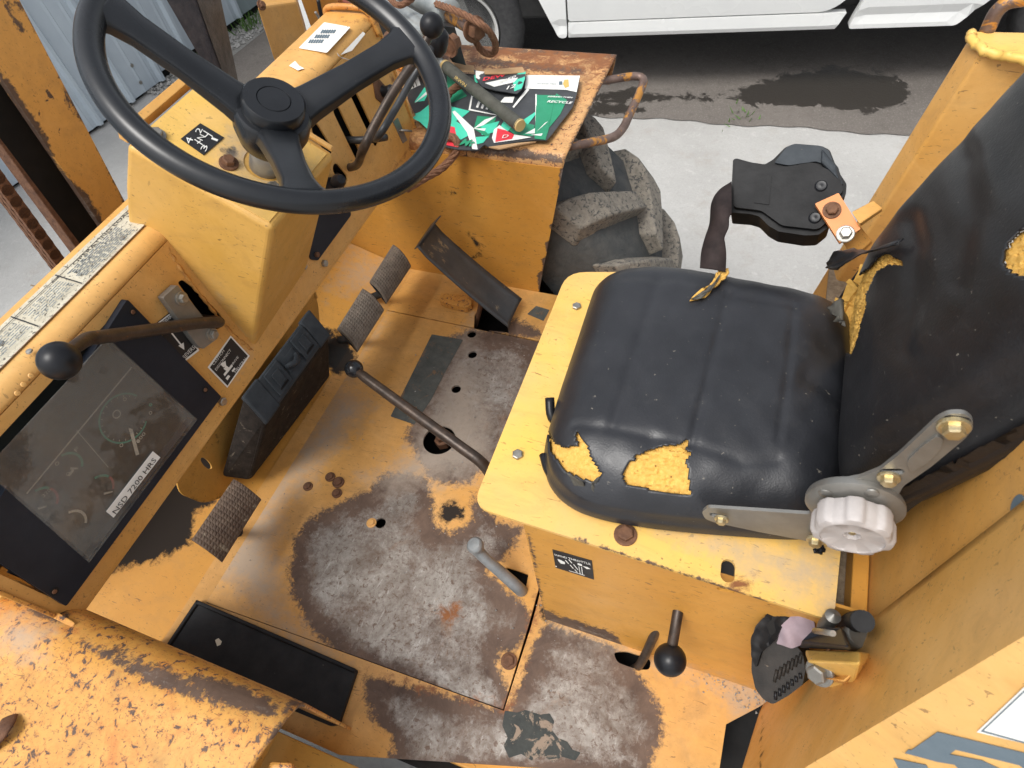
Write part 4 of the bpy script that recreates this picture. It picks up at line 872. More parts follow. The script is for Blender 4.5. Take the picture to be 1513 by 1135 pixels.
for (px, py) in ((172, 18), (602, 62), (450, 292)):
    e = rim_pt(px, py); b0 = hub0-n*.018; d = unit(e-b0); side = unit(np.cross(n, d)); st = b0+d*.03
    secs = []
    for t, w_, hh in ((0, .030, .013), (.15, .025, .012), (.5, .0205, .010), (.8, .0205, .010), (.93, .025, .010), (1.0, .034, .009)):
        c = st+(e-st)*t; secs.append([c-side*w_-n*hh, c+side*w_-n*hh, c+side*w_*.92+n*hh*.5, c+side*w_*.55+n*hh, c-side*w_*.55+n*hh, c-side*w_*.92+n*hh*.5])
    V = [p for s_ in secs for p in s_]; m_ = 6
    F = [(i*m_+j, i*m_+(j+1) % m_, (i+1)*m_+(j+1) % m_, (i+1)*m_+j) for i in range(len(secs)-1) for j in range(m_)]+[tuple(range(m_)), tuple((len(secs)-1)*m_+j for j in range(m_))]
    o = link('spoke', mesh(V, F), mWheel, sw_, bevel=.003, seg=3, smooth=True)
cb = CT.px(394, 245)
tube('steering_column', [cb-n*.12, cb+n*.005, hub0-n*.04], .024, mSteel, FORK, 28, 1)
# ---- right-hand control levers
l0 = DASH.px(512, 246); kb = PZ(638, 38, .80)
tube('control_lever', [l0-DASH.n*.05, l0+DASH.n*.02, PZ(536, 222, .655), PZ(552, 188, .69), PZ(582, 135, .73), PZ(618, 82, .765), PZ(634, 52, .787)], [.0085]*7, mRod, FORK, 14)
ball('lever_knob', kb, .0215, mBlackPl, FORK)
tube('control_lever', [DASH.px(536, 205)-DASH.n*.04, DASH.px(538, 205)+DASH.n*.02, PZ(560, 200, .655), PZ(585, 160, .68), PZ(612, 112, .71), PZ(640, 70, .745)], [.007]*6, mBlackSt, FORK, 14)
lathe('lever_knob', PZ(648, 61, .75), (.3, .2, 1), [(1e-5, -.028), (.011, -.026), (.017, -.015), (.019, 0), (.017, .015), (.009, .023), (1e-5, .025)], mBlackPl, FORK, 28)
tube('control_lever', [DASH.px(520, 207)-DASH.n*.04, DASH.px(522, 207)+DASH.n*.03, DASH.px(545, 203)+DASH.n*.045], [.008]*3, mBlackSt, FORK, 12)
lathe('lever_knob', PN(500, 268, DASH.P+DASH.n*.035, DASH.n), (.8, -.2, .6), [(1e-5, -.022), (.011, -.019), (.0145, -.006), (.014, .006), (.009, .016), (1e-5, .018)], mBlackPl, FORK, 28)
tube('lever_stem', [DASH.px(508, 258)-DASH.n*.02, PN(500, 268, DASH.P+DASH.n*.03, DASH.n)], .006, mBlackSt, FORK, 10, 1)
# ---- cover below the dash and black shade sheet
cxp = -1.005
CV = Plane((cxp, 0, 0), (1, 0, 0))
cvs = sheet('column_cover', CV, round_poly([CV.uv(CV.px(*q)) for q in ((322, 612), (455, 437), (464, 428), (470, 450), (480, 560), (400, 690), (330, 735), (300, 744), (266, 730), (256, 690), (290, 640))], [.004, .004, .006, .01, .02, .02, .01, .02, .02, .01, .004]), [circ(*CV.uv(CV.px(305, 685)), .007, 20, .024)], thick=.004, step=.012, mat=mYcowl, parent=FORK)
paint(cvs, 'dark_blotch', lines=[([(262, 735), (300, 748), (335, 738)], 5)], soft=20)
tube('cover_edge', [CV.px(322, 612), CV.px(390, 523), CV.px(455, 437), CV.px(463, 430), CV.px(467, 440)], .004, mYcowl, cvs, 8, 3)
box('under_dash_shade', (-1.192, .2, .0), (-1.186, 1.1, .415), mDark, FORK, 0)  # black sheet before the firewall, painting in the shade below the dash
# ---- pedals
def pedal(name, q, P0, n0, mat, arm, studs=(11, 16), amat=mBlackSt):
    pl_ = Plane(P0, n0); a, b, c, d = [pl_.px(*k) for k in q]      # a->b short edge front, a->d ...
    nu, nv = studs; V = []; F = []
    # curved pad: grid with raised studs
    GU, GV = nu*3+1, nv*3+1
    for i in range(GU):
        for j in range(GV):
            s_, t = i/(GU-1), j/(GV-1); p = (a*(1-s_)+b*s_)*(1-t)+(d*(1-s_)+c*s_)*t
            bow = .012*(1-(2*s_-1)**2)-.004; st = .0016 if (i % 3 and j % 3) else 0.
            V.append(p+pl_.n*(bow+st))
    N0 = len(V); V += [p-pl_.n*.009 for p in list(V)]
    for i in range(GU-1):
        for j in range(GV-1):
            k = i*GV+j; F += [(k, k+1, k+GV+1, k+GV), (N0+k+GV, N0+k+GV+1, N0+k+1, N0+k)]
    for i in range(GU-1): F += [(i*GV, i*GV+GV, N0+i*GV+GV, N0+i*GV), (i*GV+GV-1, N0+i*GV+GV-1, N0+i*GV+2*GV-1, i*GV+2*GV-1)]
    for j in range(GV-1): F += [(j, N0+j, N0+j+1, j+1), ((GU-1)*GV+j, (GU-1)*GV+j+1, N0+(GU-1)*GV+j+1, N0+(GU-1)*GV+j)]
    ob = link(name, mesh(V, F), mat, FORK)
    m = (a+b+c+d)/4-pl_.n*.016
    bk = hexa('pedal_backing', [m+(x-m+pl_.n*.0)*.96-pl_.n*(0.004 if 1 else 0) for x in (a-pl_.n*.016, b-pl_.n*.016, c-pl_.n*.016, d-pl_.n*.016)]+[m+(x-m)*.98+pl_.n*.004 for x in (a-pl_.n*.016, b-pl_.n*.016, c-pl_.n*.016, d-pl_.n*.016)], amat, ob, .002)
    tube('pedal_arm', [m]+[A(*k) for k in arm], .011, amat, ob, 10, 4)
    return ob
pedal('brake_pedal', [(581, 360), (608, 392), (572, 446), (547, 414)], (-.90, 0, .15), (.5, 0, .87), mPadG, [(-.885, 1.03, .08), (-.98, 1.02, .02)], amat=mUnder)
pedal('brake_pedal', [(536, 425), (568, 457), (529, 518), (499, 484)], (-.90, 0, .15), (.5, 0, .87), mPadG, [(-.885, .86, .08), (-.98, .86, .02)], amat=mUnder)
pedal('clutch_pedal', [(345, 707), (386, 737), (328, 830), (283, 797)], (-.90, 0, .15), (.5, 0, .87), mPad, [(-.89, .27, .07), (-.97, .27, .02)], (10, 15), mUnder)
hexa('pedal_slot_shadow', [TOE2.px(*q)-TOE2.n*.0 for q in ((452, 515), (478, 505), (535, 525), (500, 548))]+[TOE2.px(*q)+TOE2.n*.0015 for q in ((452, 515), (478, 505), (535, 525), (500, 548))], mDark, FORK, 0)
# accelerator: long pressed plate
AC = [A(-.533, 1.009, .03), A(-.533, 1.12, .03), A(-.757, 1.12, .254), A(-.750, 1.009, .268)]
V = []; F = []; nu, nv = 8, 30
an = unit(np.cross(AC[1]-AC[0], AC[3]-AC[0])); an = an if an[2] > 0 else -an
for j in range(nv+1):
    for i in range(nu+1):
        s_, t = i/nu, j/nv; p = (AC[0]*(1-s_)+AC[1]*s_)*(1-t)+(AC[3]*(1-s_)+AC[2]*s_)*t
        V.append(p+an*(.010*(abs(2*s_-1)**5)*.6-.010*math.sin(t*math.pi)*.6+.012*max(0, t-.9)*5))
for j in range(nv):
    for i in range(nu): k = j*(nu+1)+i; F.append((k, k+1, k+nu+2, k+nu+1))
acc = link('accelerator_pedal', mesh(V, F), mAccel, FORK, smooth=True); sm = acc.modifiers.new('t', 'SOLIDIFY'); sm.thickness = .003
FL_ = [PY(620, 356, 1.02), PY(638, 333, 1.105), PY(645, 315, 1.12), PY(641, 322, 1.115)]
hexa('pedal_flange', [AC[3]+an*.001, AC[2]+an*.001, AC[2]+an*.001+A(-.004, 0, 0), AC[3]+an*.001+A(-.004, 0, 0), AC[3]+an*.012, AC[2]+an*.040+A(0, .012, 0), AC[2]+an*.040+A(-.004, .012, 0), AC[3]+an*.012+A(-.004, 0, 0)], mAccel, acc, .001)
tube('pedal_linkage', [A(-.62, 1.06, .10), A(-.63, 1.06, .04), A(-.66, 1.06, -.05)], .007, mRustB, acc, 8)
# ---- black tray mat on the left of the floor (lies loose)
MT = Plane((0, 0, .014), (0, 0, 1))
mt = sheet('rubber_mat', MT, round_poly([MT.uv(PZ(x, y, .014)) for x, y in ((292, 887), (527, 989), (500, 1070), (486, 1072), (236, 968))], .004), thick=.012, step=.02, mat=mMat, parent=None, bevel=.0)
tag(mt, 'black rubber mat lying on the floor along the left fender', 'mat')
for a, b in (((292, 887), (527, 989)), ((292, 887), (238, 968))):
    P, Q2 = MT.px(*a), MT.px(*b); d = unit(Q2-P); s_ = A(-d[1], d[0], 0)
    if s_ @ (MT.px(380, 975)-P) < 0: s_ = -s_
    hexa('mat_rim', [P, Q2, Q2+s_*.009, P+s_*.009, P+A(0, 0, .006), Q2+A(0, 0, .006), Q2+s_*.007+A(0, 0, .006), P+s_*.007+A(0, 0, .006)], mMat, mt, .002)
graphics('mat_scuff', MT, [([(318, 946), (323, 943), (328, 948), (326, 953), (321, 955)], mGaugeW)], mt)
# ---- manual case (stands loose against the cover)
TLf, TRf, BLf = PX(393, 627, -.875), PX(487, 495, -.875), PX(370, 712, -.95)
TLb, TRb, BLb = PX(358, 588, -.925), PX(453, 468, -.925), PX(325, 706, -1.0)
BRf = PX(489, 556, -.928); BRb = BRf+(BLb-BLf)
case = hexa('carrying_case', [BLb, BLf, BRf, BRb, TLb, TLf, TRf, TRb], mCaseD, None, .010, 4)
tag(case, 'black plastic carrying case with two latches standing under the dash', 'case')
cu_, cv_ = unit(TRf-TLf), unit(TLb-TLf); cn = unit(np.cross(cu_, cv_)); cn = cn if cn[2] > 0 else -cn
CTP = Plane(TLf, cn); Lc = np.linalg.norm(TRf-TLf); Wc = np.linalg.norm(TLb-TLf)
def cbox(name, s0, s1, t0, t1, h0, h1, mat=mCase, par=case, bv=.002):
    P = lambda s_, t, h: TLf+cu_*s_*Lc+cv_*t*Wc+cn*h
    return hexa(name, [P(s0, t0, h0), P(s1, t0, h0), P(s1, t1, h0), P(s0, t1, h0), P(s0, t0, h1), P(s1, t0, h1), P(s1, t1, h1), P(s0, t1, h1)], mat, par, bv)
cbox('case_lid', .005, .995, .03, .97, -.004, .004, bv=.004)
cbox('corner_cap', .0, .2, -.02, 1.02, -.012, .0065, bv=.004); cbox('corner_cap', .84, 1.0, -.02, 1.02, -.012, .0065, bv=.004)
for s_ in (.24, .64):
    l = cbox('latch', s_, s_+.19, .12, .9, .004, .010, bv=.0025); cbox('latch_tab', s_+.05, s_+.14, .3, .72, .010, .014, par=l, bv=.0015)
    cbox('latch_slot', s_+.04, s_+.15, .22, .28, .0100, .0106, mDark, l, 0)
P_ = lambda s_, t, h: TLf+cu_*s_*Lc+cv_*t*Wc+cn*h
tube('case_handle', [P_(.47, .5, .0), P_(.475, .48, .016), P_(.53, .40, .024), P_(.59, .5, .014), P_(.60, .5, .0)], [.006, .0065, .007, .006, .005], mCase, case, 12)
cbox('handle_pad', .45, .62, .3, .75, .004, .006)
# ================================================================= SEAT BOX
SBF = Plane((0, .3217, .2), (0, -1, 0))
sb = sheet('seat_box_panel', SBF, round_poly([SBF.uv(A(x, .3217, z)) for x, z in ((-.199, 0), (.235, 0), (.235, .497), (-.199, .497))], .001), [stad_px(SBF, (1066, 871), (1078, 873), .006)[0]], thick=.004, step=.008, mat=mYwall, parent=FORK)
paint(sb, 'wear', [[(800, 900), (812, 905), (830, 912), (900, 932), (912, 938), (918, 952), (905, 954), (806, 922)]], lines=[([(782, 790), (803, 910)], 1.5)], soft=14)
paint(sb, 'dust', lines=[([(1000, 985), (1120, 1030)], 10)], soft=30)
box('seat_box_front', (-.199, .326, .0), (-.195, .80, .497), mYwall, FORK, .0005)
box('seat_box_side', (-.199, .801, .0), (.235, .805, .497), mYwall, FORK, .0005)
box('seat_box_rear', (.236, .3217, .0), (.240, .805, .44), mYwall, FORK, .0005)
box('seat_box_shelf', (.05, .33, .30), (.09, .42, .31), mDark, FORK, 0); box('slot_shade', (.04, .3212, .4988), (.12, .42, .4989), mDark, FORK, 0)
DPL = SBF.off(.001)
hd = sheet_px('throttle_decal', DPL, [(816.1, 812.2), (874.4, 828.9), (877.5, 856.7), (820.9, 839)], thick=.0006, mat=mBlk, parent=sb)
text('lettering', 'HAND THROTTLE', DPL, (820.5, 820), (873, 834), .0075, mWht, hd, bold=.01)
graphics('decal_print', DPL, [([(824, 825), (829, 827), (835, 830), (835, 833), (829, 832), (825, 828)], mWht), ([(853.5, 831), (860, 833), (860.5, 836), (854, 834)], mWht), ([(861, 835.5), (868, 837), (873, 840), (867, 840)], mWht),
    ([(855, 836), (856, 836), (858, 847), (857, 847)], mWht), ([(859, 837), (860, 837), (861.5, 848), (860.5, 848)], mWht), ([(841, 842), (864, 849), (864, 849.8), (841, 842.8)], mWht),
    ([(835, 827), (836, 826.5), (841, 832), (840, 832.5)], mWht), ([(842, 834), (843, 833.5), (848, 839), (847, 839.5)], mWht), ([(849, 841), (850, 840.5), (854, 845), (853, 845.5)], mWht), ([(840, 826), (841, 825.6), (846, 831), (845, 831.5)], mWht), ([(847, 833), (848, 832.6), (855, 841), (854, 841.5)], mWht), ([(821, 835), (823, 835.5), (823, 837), (821, 836.5)], mWht)], hd, h=.0009)
SP = Plane((0, 0, .505), (0, 0, 1))
splate = sheet_px('seat_plate', SP, [(698, 748), (838, 402), (1015, 402), (1240, 500), (1243, 805), (1232, 918)], r=[.026, .035, .03, .01, .004, .018], holes=[stad_px(SP, (1076, 836), (1075, 851), .0085)], thick=.006, step=.009, mat=mYpale, parent=FORK)
paint(splate, 'dust', [[(900, 745), (1050, 790), (1180, 810), (1240, 812), (1240, 930), (1180, 880), (1000, 800)], [(1190, 800), (1250, 800), (1250, 940), (1200, 900)]], soft=55)
paint(splate, 'wear', lines=[([(850, 795), (1155, 897)], 1)], soft=14)
paint(splate, 'rust', [[(1080, 855), (1115, 850), (1108, 872), (1085, 872)]], soft=60)
for (x, y, m, r) in ((852, 454, mZinc, .0078), (765, 673, mZinc, .0082), (924, 791, mRustB, .0105)): bolt(SP.px(x, y), (0, 0, 1), r, m, splate, washer=(m is mRustB), h=r*.6)
tube('seat_release', [SP.px(820, 640)+A(.02, 0, .008), PZ(816, 618, .53), PZ(812, 588, .545)], [.0035, .007, .007], mBlackPl, FORK, 12, 4)
# seat box top rim and the dirty gutter behind it
box('seat_box_rim', (-.195, .326, .493), (.19, .80, .4985), mYwall, FORK, .0005)
box('gutter', (.17, .3225, .425), (.249, .98, .430), mDirt, FORK, 0)
box('gutter_rail', (.229, .3225, .43), (.2485, .98, .462), mYwall, FORK, .002)
# ================================================================= SEAT
def pillow(name, outline, top_fn, base_z_fn, mat, parent, rings=46, seg=220, edge=.5, plane=None):
    """closed rounded cushion; outline in (u,v) of plane, height profile from top_fn"""
    o = np.array(resample(outline, .004)); c = o.mean(0)
    # even angular resample
    d = np.r_[0, np.cumsum(np.linalg.norm(np.diff(np.vstack([o, o[:1]]), axis=0), axis=1))]; tt = np.linspace(0, d[-1], seg, endpoint=False)
    oo = np.vstack([o, o[:1]]); ring = np.stack([np.interp(tt, d, oo[:, 0]), np.interp(tt, d, oo[:, 1])], 1)
    V = []; F = []
    rs = np.linspace(0, 1, rings)**.85; rs[0] = .004
    for r in rs:
        q = c+(ring-c)*r; hh = top_fn(q, r)
        for p, h in zip(q, hh): V.append(plane.w(p[0], p[1], h))
    for (r, h) in base_z_fn:
        for p in c+(ring-c)*r: V.append(plane.w(p[0], p[1], h))
    m = rings+len(base_z_fn)
    for i in range(m-1):
        for j in range(seg): F.append((i*seg+j, i*seg+(j+1) % seg, (i+1)*seg+(j+1) % seg, (i+1)*seg+j))
    F.append(tuple(range(seg)))
    me = mesh(V, F); ob = link(name, me, mat, parent, smooth=True); return ob
def split_tear(ob, name, polys, mat, depth=.003, noise=.0012, cond=None):
    """cut the torn areas out of the cover; what lies under is its own recessed mesh"""
    me = ob.data; V = verts_np(me); N = np.zeros(len(V)*3); me.vertices.foreach_get('normal', N); N = N.reshape(-1, 3)
    q = proj(V); jit = rng.normal(0, 1.6, q.shape)
    sdv = np.full(len(V), -1e3)
    for p in polys: sdv = np.maximum(sdv, poly_sd(q+0*jit, p))
    bm = bmesh.new(); bm.from_mesh(me); bm.verts.ensure_lookup_table(); kill = []
    fl = np.full(len(V), -1, int); FV = []; FF = []
    for f in bm.faces:
        if len(f.verts) > 4: continue
        ids = [w.index for w in f.verts]
        if sdv[ids].mean() > random.uniform(-.8, .8) and (cond is None or cond(f)): kill.append(f)
        if sdv[ids].mean() > -7 and (cond is None or cond(f)):
            r = []
            for i in ids:
                if fl[i] < 0: fl[i] = len(FV); FV.append(V[i]-N[i]*(depth+random.uniform(-noise, noise)))
                r.append(int(fl[i]))
            FF.append(r)
    bmesh.ops.delete(bm, geom=kill, context='FACES'); bm.to_mesh(me); bm.free()
    m2 = bpy.data.meshes.new(name); m2.from_pydata([tuple(x) for x in FV], [], FF); m2.update()
    return link(name, m2, mat, ob, smooth=True)
CP = Plane((0, 0, .52), (0, 0, 1))
czt = .605
co = [CP.uv(PZ(x, y, .575)) for x, y in ((878, 412), (893, 396), (915, 388), (950, 384), (1000, 386), (1060, 396), (1120, 408), (1180, 418), (1232, 432), (1262, 450), (1268, 560), (1262, 660), (1240, 745), (1200, 762), (1150, 760), (1090, 756), (1030, 752), (970, 746), (900, 735), (858, 722), (830, 704), (812, 680), (806, 650), (810, 620), (828, 560), (852, 490))]
co = round_poly(co, .02, 3)
def seat_top(q, r):
    P = np.array([CP.w(p[0], p[1], .085) for p in q]); px = proj(P)
    h = .085*(1-r**7.5*.62)*np.ones(len(q)) + .004*(1-r**2)
    fall = 1 if r < .93 else 0
    for ln, w, dp in (([(972, 415), (945, 500), (905, 628)], 9, .0042), ([(1076, 432), (1050, 540), (1022, 655)], 8, .0045), ([(1172, 455), (1165, 540), (1150, 648)], 7, .0022), ([(850, 622), (905, 634), (1012, 655)], 7, .003), ([(925, 404), (1000, 410), (1060, 424)], 8, .0035), ([(1078, 436), (1172, 452)], 7, .002), ([(1024, 656), (1100, 680), (1150, 676)], 8, .0028)):
        d = line_d(px, ln); h = h-dp*.6*np.exp(-(d/w)**2)
    d = line_d(px, [(1195, 558), (1250, 575)]); h = h-.005*np.exp(-(d/15)**2)
    for (cx_, cy_, w, dp) in ((875, 690, 30, .004), (965, 650, 14, .003), (1130, 690, 40, .003), (1180, 720, 20, -.003), (1222, 500, 24, .005)):
        d = np.linalg.norm(px-A(cx_, cy_), axis=1); h = h-dp*np.exp(-(d/w)**2)
    h = h+.0006*np.sin(px[:, 0]*.11+1)*np.sin(px[:, 1]*.09)
    return h
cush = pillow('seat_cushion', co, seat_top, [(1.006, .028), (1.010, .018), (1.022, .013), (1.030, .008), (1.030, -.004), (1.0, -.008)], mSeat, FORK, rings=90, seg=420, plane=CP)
tA = [(806, 628), (813, 642), (822, 656), (834, 660), (856, 658), (848, 646), (853, 636), (860, 652), (868, 660), (872, 674), (882, 690), (890, 704), (880, 713), (866, 710), (845, 702), (828, 690), (812, 668)]
tB = [(920, 700), (928, 684), (940, 678), (936, 666), (944, 672), (960, 664), (985, 657), (1003, 657), (1018, 648), (1018, 658), (1011, 662), (1022, 668), (1014, 680), (1018, 700), (1020, 732), (1000, 730), (960, 724), (925, 716)]
for t_ in (tA, tB): split_tear(cush, 'exposed_foam', [t_], mFoam2, .0065, .0016)
sm = cush.modifiers.new('thickness', 'SOLIDIFY'); sm.thickness = .0026; sm.offset = -1
# hanging torn vinyl flaps
def flap(name, pts, zs, mat, par, thick=.0012, plane=None):
    P = [PZ(x, y, z) for (x, y), z in zip(pts, zs)]; c = sum(P)/len(P); V = []
    n = len(P); nn = unit(np.cross(P[1]-P[0], P[2]-P[0])); 
    V = P+[c]; F = [(i, (i+1) % n, n) for i in range(n)]
    me = mesh(V, F); bm = bmesh.new(); bm.from_mesh(me); bmesh.ops.subdivide_edges(bm, edges=bm.edges, cuts=3, use_grid_fill=True)
    for w in bm.verts: w.co += Vector(rng.normal(0, .0007, 3))
    bm.to_mesh(me); bm.free(); ob = link(name, me, mat, par, smooth=True); s_ = ob.modifiers.new('t', 'SOLIDIFY'); s_.thickness = thick; return ob
flap('torn_vinyl_flap', [(952, 722), (1020, 734), (1015, 745), (980, 748), (956, 760), (950, 745)], [.572, .572, .552, .54, .525, .55], mVinIn, cush)
flap('torn_vinyl_flap', [(914, 720), (952, 726), (953, 750), (935, 746), (912, 736)], [.570, .570, .545, .545, .56], mVinIn, cush)
flap('torn_vinyl_flap', [(872, 712), (888, 702), (892, 735), (884, 742), (876, 728)], [.575, .575, .545, .54, .56], mVinIn, cush)
flap('torn_vinyl_flap', [(838, 698), (862, 712), (866, 724), (852, 722)], [.585, .575, .55, .55], mVinIn, cush)
flap('torn_foam_strip', [(1063, 398), (1076, 396), (1078, 404), (1062, 418), (1042, 438), (1020, 444), (1040, 430), (1058, 412)], [.612]*8, mFoam2, cush, .003)
flap('torn_vinyl_flap', [(1066, 404), (1054, 424), (1036, 441), (1020, 443), (1044, 432), (1058, 416)], [.617]*6, mVinIn, cush)
# black pan edge and seam piping below the cushion
pan = [PZ(x, y, .527) for x, y in ((806, 640), (802, 672), (812, 700), (838, 724), (880, 742), (950, 757), (1030, 770), (1120, 782), (1190, 792))]
tube('cushion_piping', pan[1:], .0055, mBlackPl, cush, 8, 6)
# back cushion
bx0, bz0 = .158, .60; lean = math.atan2(.10, .33)
bn = unit(A(-math.cos(lean), 0, math.sin(lean))); BP = Plane((bx0, .585, bz0), bn)
up_ = unit(A(math.sin(lean), 0, math.cos(lean)))
def buv(y, k): return BP.uv(A(bx0, y, bz0)+up_*k)
bo = round_poly([buv(.385, -.035), (buv(.372, .10)), buv(.375, .42), buv(.80, .42), buv(.792, .12), buv(.775, .0), buv(.75, -.045), buv(.45, -.05)], [.06, .05, .07, .05, .05, .04, .05, .05], 6)
def back_top(q, r):
    P = np.array([BP.w(p[0], p[1], .03) for p in q]); px = proj(P)
    h = .034*(1-r**6)*np.ones(len(q)) - .030*r**9
    for ln, w, dp in (([(1350, 330), (1358, 420), (1345, 520)], 12, .006), ([(1372, 310), (1386, 420), (1360, 520)], 9, -.002), ([(1455, 205), (1475, 300), (1440, 430), (1370, 505)], 16, -.0045), ([(1430, 240), (1440, 320), (1420, 420)], 14, .005), ([(1290, 330), (1345, 330), (1362, 360)], 12, .005), ([(1290, 640), (1380, 590), (1513, 505)], 6, .0045), ([(1400, 190), (1440, 230)], 14, .004)):
        d = line_d(px, ln); h = h-dp*.42*np.exp(-(d/(w*1.5))**2)
    kk = (P-A(bx0, .585, bz0)) @ up_
    h = h-.034*np.clip(1-kk/.13, 0, 1.2)**1.4
    return h+.0005*np.sin(px[:, 0]*.07)*np.sin(px[:, 1]*.05+2)
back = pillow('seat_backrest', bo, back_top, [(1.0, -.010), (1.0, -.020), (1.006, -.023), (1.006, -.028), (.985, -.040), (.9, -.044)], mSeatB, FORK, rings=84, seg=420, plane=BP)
tC = [(1236, 520), (1244, 500), (1238, 476), (1240, 440), (1246, 428), (1262, 410), (1282, 396), (1298, 378), (1310, 374), (1334, 386), (1334, 393), (1312, 391), (1294, 402), (1286, 420), (1279, 436), (1280, 452), (1272, 476), (1268, 496), (1258, 525)]
tD = [(1482, 392), (1482, 374), (1492, 352), (1513, 334), (1530, 330), (1530, 412), (1513, 410), (1495, 404)]
tE = [(1464, 104), (1470, 92), (1480, 78), (1492, 76), (1487, 90), (1486, 106), (1474, 110)]
for t_ in (tC, tD, tE): split_tear(back, 'exposed_foam', [t_], mFoam2, .0065, .0016)
sm = back.modifiers.new('thickness', 'SOLIDIFY'); sm.thickness = .0026; sm.offset = -1
def flapx(name, pts, plane, hs, mat, par, thick=.0015):
    P = [plane.px(x, y)+plane.n*h for (x, y), h in zip(pts, hs)]; c = sum(P)/len(P); n = len(P)
    me = mesh(P+[c], [(i, (i+1) % n, n) for i in range(n)]); bm = bmesh.new(); bm.from_mesh(me); bmesh.ops.subdivide_edges(bm, edges=bm.edges, cuts=3, use_grid_fill=True)
    for w in bm.verts: w.co += Vector(rng.normal(0, .0006, 3))
    bm.to_mesh(me); bm.free(); ob = link(name, me, mat, par, smooth=True); s_ = ob.modifiers.new('t', 'SOLIDIFY'); s_.thickness = thick; return ob
FP_ = BP.off(.040)
flapx('torn_vinyl_flap', [(1232, 402), (1234, 393), (1240, 374), (1262, 368), (1285, 370), (1300, 368), (1320, 360), (1334, 352), (1330, 362), (1310, 372), (1290, 380), (1268, 394), (1252, 404)], FP_, [.012, .012, .008, .002, 0, 0, 0, 0, .004, .010, .014, .016, .016], mSeatB, back)
for p_ in (((1222, 455), (1232, 448), (1240, 440), (1243, 480), (1236, 470), (1226, 462)),):
    flapx('torn_vinyl_flap', list(p_), BP.off(.03), [.0]*6, mVinIn, back, .006)
# piping seams on the back cushion side
tube('backrest_piping', [BP.px(x, y)+BP.n*.002 for x, y in ((1240, 716), (1290, 706), (1350, 672), (1420, 628), (1480, 582), (1540, 535))], .0038, mBlackPl, back, 8, 6)
sp2 = proj(verts_np(cush.data)[::7]); 
for nm, pts, z in (('cushion_seam', [(858, 717), (900, 730), (960, 741), (1040, 750), (1100, 757), (1190, 764)], .553),): tube(nm, [PZ(x, y, z) for x, y in pts], .0026, mBlackPl, cush, 8, 6)
# recliner bracket
KP = Plane((0, .352, .6), (0, -1, 0))
def kp(pts): return P2(KP, pts)
loa = sheet('lower_seat_bracket', KP, round_poly(kp([(1037, 757), (1045, 750), (1062, 751), (1195, 760), (1215, 752), (1260, 760), (1290, 790), (1260, 800), (1195, 800), (1120, 786), (1055, 772), (1042, 767)]), .004), [stad_px(KP, (1054, 761), (1070, 764), .0045)[0]], thick=.004, mat=mSteel, parent=FORK, bevel=.001)
upa = sheet('recliner_arm', KP.off(.0045), round_poly(kp([(1196, 740), (1203, 722), (1235, 706), (1270, 700), (1300, 688), (1330, 664), (1385, 612), (1402, 604), (1425, 604), (1437, 614), (1437, 628), (1425, 642), (1375, 684), (1335, 712), (1322, 735), (1322, 762), (1300, 775), (1215, 770), (1198, 758)]), .004), [stad_px(KP.off(.0045), (1308, 697), (1328, 697), .0045)[0], stad_px(KP.off(.0045), (1404, 619), (1424, 622), .0048)[0]], thick=.004, mat=mSteel, parent=FORK, bevel=.001)
kc = KP.off(.005).px(1262, 742)
lathe('recliner_disc', kc-A(0, .001, 0), (0, -1, 0), [(.042, -.004), (.0435, .0), (.0435, .004), (.039, .007), (1e-5, .007)], mSteel, upa, 48)
emb = sheet('embossed_rib', KP.off(.0068), round_poly(kp([(1345, 690), (1340, 672), (1362, 650), (1384, 634), (1394, 640), (1390, 654), (1372, 674)]), .006), thick=.003, mat=mSteel, parent=upa, bevel=.0022)
for (x, y) in ((1220, 728), (1288, 728)): lathe('rivet', KP.off(.012).px(x, y), (0, -1, 0), [(.0065, 0), (.006, .0016), (.004, .0024), (1e-5, .0026)], mSteel, upa, 18)
for (x, y, r) in ((1409, 630, .0078), (1313, 706, .0065), (1066, 767, .0055), (1205, 798, .0065)): bolt(KP.off(.006).px(x, y), (0, -1, 0), r, mBrass, upa if x > 1250 else loa)
kn = kc-A(0, .010, 0)
lathe('recliner_knob', kn, (0, -1, 0), [(.024, .0), (.0325, .003), (.0345, .008), (.0345, .024), (.0325, .0285), (.029, .030), (.0275, .030), (.0265, .0283), (.010, .026), (.0075, .0265), (.007, .021), (1e-5, .021)], mKnob, FORK, 128, lobes=lambda t, h: 1+(.055*max(-1, min(1, 2.2*math.cos(t*7))) if h < .0288 else .012*math.cos(t*7)), bevel=0)
bolt(kn-A(0, .0212, 0), (0, -1, 0), .0035, mBrass, FORK, 'knob_screw', washer=False)
flapx('rubber_chip', [(1204, 806), (1214, 804), (1220, 812), (1212, 817), (1206, 815)], SP.off(.004), [.0]*5, mBlackPl, splate, .004)
# ================================================================= REAR STRUCTURE
BK = Plane((.25, .315, .6), (-1, 0, .0))
bh = sheet('rear_bulkhead', BK, [BK.uv(A(.25, y, z)) for y, z in ((.315, -.01), (.93, -.01), (.93, .66), (.45, .70), (.40, .86), (.315, .86))], [circ(*BK.uv(BK.px(1508, 750)), .0095, 18)], thick=.004, step=.014, mat=mY, parent=FORK)
lathe('bulkhead_hole_plug', BK.px(1506, 750)+A(-.001, 0, 0), (-1, 0, 0), [(.0105, 0), (.0100, .0006), (1e-5, .0006)], mGrey, bh, 24)
lathe('drip_mark', BK.px(1344, 670)+A(-.001, 0, 0), (-1, 0, 0), [(.003, 0), (1e-5, .0006)], mRod, bh, 7)
